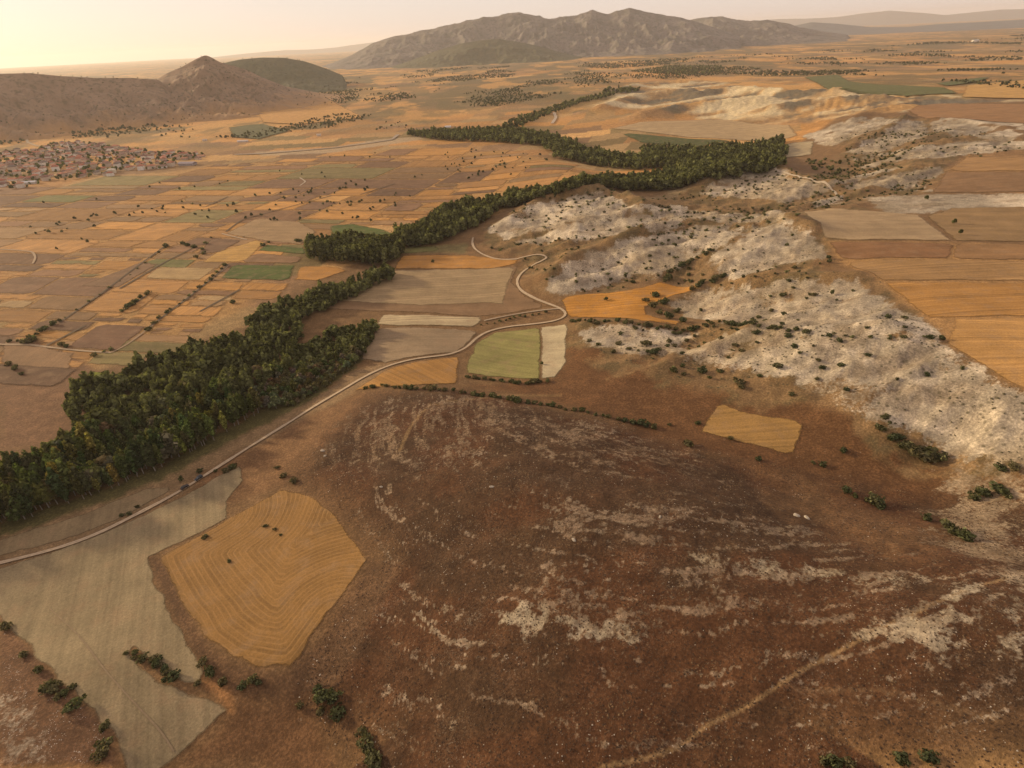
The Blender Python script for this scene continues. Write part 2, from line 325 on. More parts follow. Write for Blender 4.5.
# chalk hills
bx = ss(-6, 7, sdf(BAD[0], GX, GY)+(fbm(GX/32, GY/22, 71, 5, .6)-.5)*85)
chn = fbm(GX/70, GY/40, 73, 5)
chc = np.asarray(C['chalk_dim'])*(1-ss(.38, .58, chn))[..., None]+np.asarray(C['chalk'])*ss(.38, .58, chn)[..., None]
FACES = [[(488,230),(510,215),(540,202),(575,195),(600,191),(620,199),(645,211),(622,218),(580,222),(540,229),(505,240)], [(515,242),(560,226),(613,218),(639,212),(665,216),(686,222),(680,230),(652,232),(613,235),(576,240)],
 [(545,290),(563,266),(590,253),(623,241),(665,232),(690,228),(720,224),(748,227),(728,245),(706,252),(690,262),(668,270),(660,280),(630,285),(590,292),(560,296)], [(745,226),(780,222),(802,231),(822,243),(830,256),(800,262),(776,264),(756,273),(736,279),(720,271),(702,268),(716,252),(736,243)],
 [(674,304),(707,288),(745,286),(797,284),(856,280),(882,296),(901,311),(942,326),(942,338),(865,334),(820,338),(764,334),(722,321),(681,315)], [(576,332),(590,328),(640,327),(689,329),(752,333),(809,337),(884,338),(942,340),(970,364),(996,379),(1030,396),(1130,455),(1130,520),(1030,474),(951,456),(940,440),(880,417),(827,402),(805,395),(790,380),(734,369),(696,361),(662,357),(620,352),(588,346)],
 [(695,193),(724,179),(766,166),(797,178),(834,187),(850,201),(815,206),(786,204),(745,198)], [(844,153),(887,131),(905,119),(924,122),(933,134),(898,146),(866,155)], [(929,121),(966,122),(1008,129),(1022,134),(1012,142),(975,138),(934,133)], [(900,157),(953,142),(992,142),(1026,140),(1026,148),(975,155),(931,159)], [(837,183),(887,175),(942,168),(942,177),(920,180),(933,192),(887,188),(848,190)],
 [(800,136),(840,122),(880,116),(900,120),(872,131),(832,146)], [(850,160),(900,149),(942,147),(905,160),(862,169)], [(790,191),(830,180),(870,171),(902,167),(862,181),(822,197)], [(935,112),(985,118),(1030,124),(1030,131),(980,124),(940,119)],
 [(862,198),(1030,194),(1030,206),(886,214)], [(640,206),(680,205),(700,211),(760,214),(790,222),(740,222),(690,219),(655,214)]]
pale = np.zeros(GX.shape); fn_ = (fbm(GX/15, GY/9, 72, 5, .68)-.5)
for p in FACES:
    q = W2(p); m = (GX > q[:, 0].min()-40) & (GX < q[:, 0].max()+40) & (GY > q[:, 1].min()-40) & (GY < q[:, 1].max()+40)
    pale[m] = np.maximum(pale[m], ss(-5, 9, sdf(q, GX[m], GY[m])+fn_[m]*22+1))
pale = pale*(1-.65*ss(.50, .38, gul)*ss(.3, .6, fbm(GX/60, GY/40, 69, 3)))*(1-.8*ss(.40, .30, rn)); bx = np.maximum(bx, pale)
und = np.asarray((.19,.12,.068))*(.7+.6*fbm(GX/22, GY/12, 70, 5))[..., None]
dk = ss(.50, .60, fbm(GX/20, GY/11, 76, 5, .6))[..., None]*.7; und = und*(1-dk)+np.asarray((.10,.075,.042))*dk
mot = fbm(GX/17, GY/9, 74, 5, .65); mf = ss(.50, .64, mot)[..., None]*.4; chc = chc*(1-mf)+np.asarray((.20,.135,.08))*mf
strat = vn(GZ/1.5+.6*fbm(GX/30, GY/30, 78, 2), GX*0, 77)
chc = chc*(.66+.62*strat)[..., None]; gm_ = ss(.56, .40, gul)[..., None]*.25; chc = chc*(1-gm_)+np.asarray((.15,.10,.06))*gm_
CO = CO*(1-bx[..., None])+und*bx[..., None]
OV = chc.copy(); OF_ = pale.copy()
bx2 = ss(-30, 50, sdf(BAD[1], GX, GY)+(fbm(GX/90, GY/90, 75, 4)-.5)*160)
lit_ = ss(.56, .70, rn)[..., None]; shade_gry = (ss(.64, .5, rn)*ss(.38, .5, fbm(GX/110, GY/90, 79, 3)))[..., None]  # far bluffs: lit crests pale, shaded flanks dark grey, both painted into the colour
ch2 = np.asarray((.40,.24,.115))*(1-lit_)+np.asarray((.52,.43,.32))*lit_; ch2 = (ch2*(1-shade_gry)+np.asarray((.13,.115,.10))*shade_gry)*(.8+.4*chn)[..., None]
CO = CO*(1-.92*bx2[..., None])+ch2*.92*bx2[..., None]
for p, s in [([(690,270),(730,250),(745,255),(700,285),(665,285)], .5), ([(800,390),(860,375),(900,395),(860,410)], .5), ([(920,362),(960,352),(975,372),(930,382)], .5), ([(640,335),(700,345),(780,385),(750,400),(660,372)], .4), ([(740,345),(800,352),(870,395),(820,400)], .3)]:
    paint(p, (.16,.10,.062), 5, 10, 15, s)
# foreground hill: heath with bleached streaks that follow the contours
sm = W2([(640,520)])[0]
hr = np.hypot(GX-sm[0], GY-sm[1]); ha = np.arctan2(GX-sm[0], GY-sm[1])
rc_ = np.hypot(GX-90, GY-306); st = fbm(rc_/2.5+3.6*fbm(GX/24, GY/24, 83, 4), np.arctan2(GX-90, 306-GY)*141/22, 81, 5, .62)
hv = fbm(GX/30, GY/24, 85, 5)
hc = np.asarray(C['heath'])*(1-ss(.35, .65, hv))[..., None]+np.asarray(C['heath_red'])*ss(.35, .65, hv)[..., None]
CO = CO*(1-fheath[..., None])+hc*fheath[..., None]; OF_ *= 1-fheath
def streak(pts, c, lo, hi, fe, s):
    q = W2(pts); f = ss(-fe, fe, sdf(q, GX, GY))*ss(lo, hi, st*.66+fbm(GX/3, GY/2.5, 87, 4, .7)*.34)*s*fheath
    global OV, OF_
    OV = OV*(1-np.minimum(f*1.6, 1)[..., None])+np.asarray(c)*np.minimum(f*1.6, 1)[..., None]; OF_ = np.maximum(OF_, f*.95)
streak([(350,395),(480,392),(640,430),(720,452),(700,480),(560,480),(450,470),(350,470),(290,470)], (.17,.098,.05), .40, .62, 20, .5)
streak([(440,490),(560,480),(700,490),(820,520),(960,560),(1024,560),(1024,640),(900,640),(760,620),(640,640),(560,640),(450,560)], (.19,.135,.088), .44, .70, 26, .66)
streak([(470,500),(620,500),(720,540),(740,600),(620,640),(520,620)], (.23,.168,.112), .46, .70, 18, .62)
streak([(370,400),(560,415),(720,455),(760,500),(560,490),(420,480)], (.22,.15,.095), .5, .68, 18, .5)
streak([(340,470),(420,480),(420,540),(370,540)], (.27,.19,.12), .5, .65, 10, .5)
streak([(380,590),(440,590),(500,650),(470,680),(400,640)], (.27,.20,.13), .47, .64, 10, .8)
streak([(360,480),(1024,560),(1024,768),(380,768)], (.22,.15,.10), .54, .68, 30, .6)
for p, s in [([(890,625),(960,605),(958,640),(940,655),(915,650)], .75), ([(1000,600),(1024,590),(1024,660),(1000,650)], .5), ([(500,612),(545,605),(545,632),(515,632)], .7), ([(850,640),(905,615),(985,580),(1005,578),(930,608),(870,636)], .55), ([(690,555),(780,560),(850,572),(1000,580),(840,580),(740,572)], .5), ([(560,620),(640,625),(640,640),(570,635)], .5)]:
    paint(p, (.38,.31,.215), 3, 6, 4, s, None, True)
line([(600,768),(650,757),(682,746),(704,727),(753,703),(783,682),(813,664),(858,641),(911,615),(960,592),(1008,578),(1024,570)], (.26,.17,.10), .3, .5, .7, .25)
line([(780,682),(800,690),(880,690),(1000,720)], (.22,.14,.09), .4, .6, .3)
line([(560,395),(500,395),(430,405),(412,425),(400,450)], (.30,.20,.11), .8, .8, .4)
paint([(955,470),(1030,482),(1030,600),(985,572),(930,540)], (.27,.185,.11), 10, 14, 9, .55, None, True)
paint([(760,470),(860,500),(960,540),(900,560),(800,520)], (.16,.09,.05), 10, 14, 12, .5)
# lower left corner: stony heath
paint([(0,625),(25,645),(52,675),(82,702),(113,735),(122,768),(0,768)], (.125,.068,.043), 2, 2)
paint([(0,700),(40,710),(60,768),(0,768)], (.22,.155,.105), 5, 10, 6, .35, None, True)
paint([(150,556),(163,562),(190,612),(210,645),(235,662),(290,672),(330,640),(370,562),(400,570),(330,690),(250,700),(210,690),(180,630),(158,585)], (.11,.062,.038), 3, 3)
paint([(205,675),(232,708),(175,768),(330,768),(300,700),(250,690)], (.125,.066,.037), 5, 6)
paint([(195,670),(232,690),(232,712),(205,690)], (.30,.15,.07), 2, 2, 8, .8)
# field slopes round the plateau, warm grass
paint([(826,242),(1150,246),(1150,460),(1024,388),(947,343),(880,281),(838,262)], (.30,.175,.085), 5, 5, 20, .95)
paint([(935,190),(1024,194),(1024,150),(960,155)], (.24,.14,.075), 5, 5, 20, .9)
# dirt strip with a pale verge below the village
paint([(255,152),(330,148),(375,140),(420,136),(425,139),(380,146),(330,153),(262,156)], (.36,.27,.20), 6, 4, 40, .85)
# scattered dark green banks by the belt
paint([(395,253),(410,247),(470,243),(465,253)], (.16,.135,.07), 3, 5, 12, .8)
CO *= np.array([1., .955, .75]); OV *= np.array([.80, .765, .71]); np.clip(OV, .01, .6, out=OV); np.clip(CO, .008, .6, out=CO)
mask = np.zeros(GX.shape+(3,)); mask[..., 0] = np.maximum(fheath, ss(-5, 5, sdf(W2([(0,625),(52,675),(122,768),(0,768)]), GX, GY))); mask[..., 1] = np.maximum(bx, bx2*.5); mask[..., 2] = OF_

# ------------------------------------------------------------------ object helpers
def tag(o, label=None, cat=None, group=None, kind=None):
    for k, v in (('label', label), ('category', cat), ('group', group), ('kind', kind)):
        if v: o[k] = v
    return o
def mesh_np(name, V, F, mats, attrs=(), smooth=True):
    me = bpy.data.meshes.new(name); V = np.ascontiguousarray(V, np.float32); F = np.ascontiguousarray(F, np.int32); k = F.shape[1]
    me.vertices.add(len(V)); me.vertices.foreach_set('co', V.ravel())
    me.loops.add(F.size); me.loops.foreach_set('vertex_index', F.ravel())
    me.polygons.add(len(F)); me.polygons.foreach_set('loop_start', np.arange(0, F.size, k, dtype=np.int32))
    me.update(calc_edges=True)
    if smooth: me.polygons.foreach_set('use_smooth', np.ones(len(F), bool))
    for nm, typ, dat in attrs:
        at = me.attributes.new(nm, typ, 'POINT')
        if typ == 'FLOAT': at.data.foreach_set('value', np.ascontiguousarray(dat, np.float32))
        else:
            c4 = np.ones((len(V), 4), np.float32); c4[:, :3] = dat; at.data.foreach_set('color', c4.ravel())
    for m in (mats if isinstance(mats, (list, tuple)) else [mats]): me.materials.append(m)
    me.validate(); return me
def link(name, me, parent=None):
    o = bpy.data.objects.new(name, me); COL.objects.link(o); o.parent = parent; return o
idx = np.arange(NA*NR).reshape(NA, NR); i2 = np.roll(idx, -1, 0)
F = np.stack([idx[:, :-1], idx[:, 1:], i2[:, 1:], i2[:, :-1]], -1).reshape(-1, 4)
gm = mesh_np('ground', np.stack([GX, GY, GZ], -1).reshape(-1, 3), F, MG, [('Col', 'FLOAT_COLOR', CO.reshape(-1, 3)), ('mask', 'FLOAT_COLOR', mask.reshape(-1, 3)), ('Over', 'FLOAT_COLOR', OV.reshape(-1, 3))])
tag(link('ground', gm), 'dry brown hill, chalk slopes and wide patchwork plain', 'ground', kind='structure')

# ------------------------------------------------------------------ hills and mountains
def hill_material(name, c1, c2, c3, s=1., foot=None):
    m, t = M(name); p = geo_pos(t)
    a = noise(t, p, .012*s, 6, .65); b = noise(t, p, .055*s, 5, .7)
    c = mixc(t, ramp(t, a, [(.38, 0.), (.62, 1.)]), c1, c2)
    c = mixc(t, ramp(t, b, [(.5, 0.), (.62, .8)]), c, c3)
    if foot:      # farmland climbs the lowest slopes
        sz = nd(t, 'SeparateXYZ'); t.links.new(p, sz.inputs[0])
        c = mixc(t, math_(t, 'SUBTRACT', 1., nd_clamp(t, math_(t, 'DIVIDE', math_(t, 'ADD', sz.outputs[2], math_(t, 'MULTIPLY', math_(t, 'SUBTRACT', a, .5), 110.)), 45.))), c, foot)
    finish(t, c, .97, a, .3, 8); return m
def nd_clamp(t, v):
    o = nd(t, 'Clamp'); t.links.new(v, o.inputs[0]); return o.outputs[0]
def ridge(name, label, crest, R0, front, back, mat, amp=.22, wl=300., foot=-12, k=0, nr=120, step=.07, edge=1.2):
    cpx = np.array(crest, float); dv = rays(cpx[:, 0], cpx[:, 1]); hz = np.hypot(dv[:, 0], dv[:, 1])
    az = np.degrees(np.arctan2(dv[:, 0], dv[:, 1])); zt = CAM_H+dv[:, 2]/hz*R0
    A_ = np.arange(az[0]-edge, az[-1]+edge, step); zc_ = np.interp(A_, az, zt, left=foot, right=foot)
    for _ in range(2): zc_ = np.convolve(np.pad(zc_, 2, 'edge'), [.1, .2, .4, .2, .1], 'valid')
    e = np.minimum(ss(az[0]-edge, az[0]+.3, A_), 1-ss(az[-1]-.3, az[-1]+edge, A_)); zc_ = foot+(zc_-foot)*e
    s = np.linspace(-1, 1, nr)
    AA, SS = np.meshgrid(A_, s, indexing='ij'); rr = R0+np.where(SS < 0, SS*front, SS*back)
    x, y = rr*np.sin(np.radians(AA)), rr*np.cos(np.radians(AA))
    pf = (1-np.abs(SS))**1.7
    zz = foot+(zc_[:, None]-foot)*pf
    n_ = ridged(x/wl+.35*fbm(x/wl*1.3, y/wl*1.3, 121+k, 3), y/wl+.35*fbm(x/wl*1.3+9, y/wl*1.3, 125+k, 3), 101+k, 6)-.62+.5*(ridged(x/wl*4.3, y/wl*4.3, 131+k, 4)-.6)
    zz = zz+n_*amp*(zc_[:, None]-foot)*np.clip(np.abs(SS)*4, .25 if 'mountain' in name else .03, 1)*np.clip((1-np.abs(SS))*3, 0, 1)
    ii = np.arange(AA.size).reshape(AA.shape)
    F_ = np.stack([ii[:-1, :-1], ii[:-1, 1:], ii[1:, 1:], ii[1:, :-1]], -1).reshape(-1, 4)
    o = link(name, mesh_np(name, np.stack([x, y, zz], -1).reshape(-1, 3), F_, mat))
    return tag(o, label, 'mountain' if 'mountain' in name else 'hill', kind='structure')
MH1 = hill_material('dry_hill', (.26,.17,.11), (.20,.13,.082), (.11,.08,.048), 1., (.34,.195,.088))
MH2 = hill_material('green_hill', (.11,.095,.05), (.085,.08,.042), (.05,.055,.03))
MH3 = hill_material('mountain_rock', (.19,.155,.13), (.12,.105,.085), (.07,.066,.05), .5)
MH4 = hill_material('far_ridge', (.15,.145,.14), (.13,.125,.12), (.11,.105,.10), .2)
ridge('hill', 'long low brown hill at the left edge behind the village', [(-120,86),(-60,78),(0,73),(30,72),(60,75),(95,77),(130,77),(158,79),(175,92)], 3000, 650, 700, MH1, .55, 240, k=1)
ridge('hill', 'pointed cone hill with a small knob on top', [(70,112),(100,104),(128,95),(150,84),(166,73),(182,66),(192,60),(199,56),(205,53.5),(211,56),(219,61),(232,65),(246,69),(262,77),(285,86),(320,93),(360,97)], 3200, 800, 700, MH1, .5, 250, k=2)
ridge('hill', 'smooth dark green hill behind the pointed cone hill', [(195,72),(218,64),(240,59),(262,57),(285,57.5),(305,61),(325,68),(345,76)], 4300, 900, 800, MH2, .3, 350, k=3)
ridge('mountain', 'broad grey mountain with several rocky summits in the centre', [(318,68),(335,62),(352,55),(372,44),(390,38),(410,34),(432,28),(455,22),(475,17),(492,14.5),(512,13.5),(530,14),(547,17),(562,16),(577,14),(586,11.5),(592,9.5),(600,12.5),(608,15.5),(618,11.5),(629,8),(640,10),(662,15),(680,19),(692,21.5),(708,25),(724,30),(742,37)], 8600, 1900, 2500, MH3, .7, 1000, k=4, nr=160, step=.05)
ridge('hill', 'dark green rounded foothill before the grey mountain', [(388,68),(412,60),(435,51),(462,43),(480,40),(497,38.5),(515,41),(535,45),(560,52),(585,58)], 6900, 900, 900, MH2, .4, 500, k=5)
ridge('mountain', 'lower pinkish mountain range right of the main summits', [(640,34),(665,26),(690,20),(708,17),(724,15.5),(738,18),(752,20),(768,19),(785,22),(800,27),(820,31),(850,35)], 10500, 2300, 2000, MH3, .75, 900, k=6)
ridge('mountain', 'faint blue ridge on the horizon at the far right', [(740,22),(777,19),(806,18.5),(835,17),(862,13.5),(890,10.5),(905,11.5),(925,13),(945,15),(975,12),(1000,9.5),(1030,9),(1100,6)], 34000, 4000, 3500, MH4, .15, 2500, k=7)
ridge('mountain', 'hazy low mountain behind the mid-plain right of the range', [(780,28),(812,22),(840,24),(870,27),(905,27),(940,24),(975,22),(1030,19),(1100,15)], 14000, 2000, 2500, MH4, .2, 1500, k=8)
ridge('mountain', 'pale distant ridge on the skyline left of the grey mountain', [(-60,85),(0,77),(45,74),(80,69),(110,66),(140,62.5),(180,60),(215,57),(240,54),(262,52),(285,50),(310,49.5),(335,47.5),(352,45),(375,42),(420,40)], 33000, 4000, 3500, MH4, .1, 1800, k=9)

# ------------------------------------------------------------------ fields: thin draped sheets
def field(name, poly, colour, mat='stubble', row=0., off=.3, label=None, cat='field', group=None, px=True, wob=.8, rings=0, parent=None):
    q = W2(poly) if px else np.asarray(poly, float)
    dist = np.hypot(*q.mean(0)); sp_ = min(max(dist*.011, 3.), 22.); bd = []
    for a, b in zip(q, np.roll(q, -1, 0)):
        k = max(int(np.hypot(*(b-a))/sp_), 1)
        for u in range(k): bd.append(a+(b-a)*u/k)
    bd = np.array(bd); bd = bd+(np.stack([fbm(bd[:, 0]/9, bd[:, 1]/9, 201, 2), fbm(bd[:, 0]/9, bd[:, 1]/9, 207, 2)], -1)-.5)*2*wob
    lo, hi = bd.min(0), bd.max(0)
    gx, gy = np.meshgrid(np.arange(lo[0], hi[0], sp_), np.arange(lo[1], hi[1], sp_)); gx = gx.ravel(); gy = gy.ravel()
    k = sdf(bd, gx, gy) > sp_*.4; P = np.vstack([bd, np.stack([gx[k], gy[k]], -1)]); nb = len(bd)
    r = geometry.delaunay_2d_cdt([Vector(p) for p in P], [(u, (u+1) % nb) for u in range(nb)], [list(range(nb))], 1, 1e-4)
    V = np.array([(v.x, v.y) for v in r[0]]); T = np.array([tuple(f_) for f_ in r[2] if len(f_) == 3])
    if len(T) == 0: return None
    a, b, c_ = V[T[:, 0]], V[T[:, 1]], V[T[:, 2]]
    cr_ = (b[:, 0]-a[:, 0])*(c_[:, 1]-a[:, 1])-(b[:, 1]-a[:, 1])*(c_[:, 0]-a[:, 0]); T[cr_ < 0] = T[cr_ < 0][:, ::-1]
    z = lookup(GZ, V[:, 0], V[:, 1])+off*.5*(1+np.hypot(V[:, 0], V[:, 1])/900)
    rw = V[:, 0]*math.cos(R(row))+V[:, 1]*math.sin(R(row))
    if rings:
        uq = W2([(285,470),(226,519),(159,557),(173,584),(186,609),(206,641),(232,659),(266,667),(289,669),(300,655),(330,612)]); d_ = dline(uq[1:], V[:, 0], V[:, 1])*1.0; rw = d_+4*(fbm(V[:, 0]/30, V[:, 1]/30, 209, 2)-.5)
    me = mesh_np(name, np.column_stack([V, z]), T, MF[mat], [('row', 'FLOAT', rw), ('edge', 'FLOAT', np.clip(sdf(bd, V[:, 0], V[:, 1])/(sp_*.8), 0, 1))])
    o = link(name, me, parent); o.color = (colour[0]*.93, colour[1]*.90, colour[2]*.75, 1)
    return tag(o, label, cat, group, 'structure')
# the patchwork of strip fields on the plain, split along its own two directions
PLAIN = W2([(0,192),(100,186),(210,165),(330,158),(420,145),(555,160),(600,176),(500,192),(410,212),(395,222),(300,228),(262,285),(245,312),(150,345),(80,372),(0,385)])
PLAIN = np.vstack([PLAIN, W2([(-160,420),(-160,200)])])
ax_ = np.array([math.cos(R(-12)), math.sin(R(-12))]); ay_ = np.array([math.cos(R(92)), math.sin(R(92))])
inv = np.linalg.inv(np.stack([ax_, ay_], 1)); ab = (inv@PLAIN.T).T; lo, hi = ab.min(0), ab.max(0)
cells = []
def split(a0, a1, b0, b1, depth):
    c_ = ax_*(a0+a1)/2+ay_*(b0+b1)/2; r_ = np.hypot(*c_)
    tw = max(58, r_*.11)*random.uniform(.7, 1.9); th = max(17, r_*.042)*random.uniform(.5, 2.4)
    wd, ht = a1-a0, b1-b0
    if wd < tw and ht < th or depth > 14: cells.append((a0, a1, b0, b1)); return
    if wd/tw > ht/th: m_ = a0+wd*random.uniform(.35, .65); split(a0, m_, b0, b1, depth+1); split(m_, a1, b0, b1, depth+1)
    else: m_ = b0+ht*random.uniform(.35, .65); split(a0, a1, b0, m_, depth+1); split(a0, a1, m_, b1, depth+1)
lo[0] -= 450
def bend(p): return np.array([p[0]+max(0., p[1]-720)*.36, p[1]])     # the strips turn to the right farther out
split(lo[0], hi[0], lo[1], hi[1], 0)
PC = [('stubble_field', (.44,.225,.075), 'stubble'), ('stubble_field', (.40,.21,.08), 'stubble'), ('stubble_field', (.47,.26,.10), 'stubble'), ('stubble_field', (.36,.19,.075), 'stubble'), ('fallow_field', (.31,.19,.10), 'plain'),
      ('fallow_field', (.36,.24,.13), 'plain'), ('ploughed_field', (.185,.105,.066), 'plough'), ('ploughed_field', (.235,.13,.075), 'plough'), ('grass_field', (.21,.165,.075), 'crop'), ('fallow_field', (.27,.16,.085), 'plain'), ('grass_field', (.16,.15,.06), 'crop')]
PW = np.array([3, 3, 1.4, 3, 2.0, .8, 2.6, 3.0, 1.5, 2.6, .6]); PW /= PW.sum()
LBL = {'stubble_field': 'orange stubble field in the patchwork on the wide plain', 'fallow_field': 'tan fallow field in the patchwork on the wide plain', 'ploughed_field': 'brown ploughed field in the patchwork on the wide plain', 'grass_field': 'faded green field in the patchwork on the wide plain'}
for (a0, a1, b0, b1) in cells:
    c_ = bend(ax_*(a0+a1)/2+ay_*(b0+b1)/2)
    if sdf(PLAIN, np.array([c_[0]]), np.array([c_[1]]))[0] < -6: continue
    g_ = random.choice([-.4, -.3, -.2, 0, .6]); k = rng.choice(len(PC), p=PW)
    q = [bend(ax_*u+ay_*v) for u, v in ((a0+g_, b0+g_), (a1-g_, b0+g_), (a1-g_, b1-g_), (a0+g_, b1-g_))]
    v_ = random.uniform(.7, 1.18); nm, cc, mt = PC[k]
    field(nm, q, tuple(min(e*v_, .6) for e in cc), mt, random.choice((-12, 80, 92)), .16+.3*random.random(), LBL[nm], group=LBL[nm].split(' in ')[0]+'s of the plain', px=False, wob=1.0)
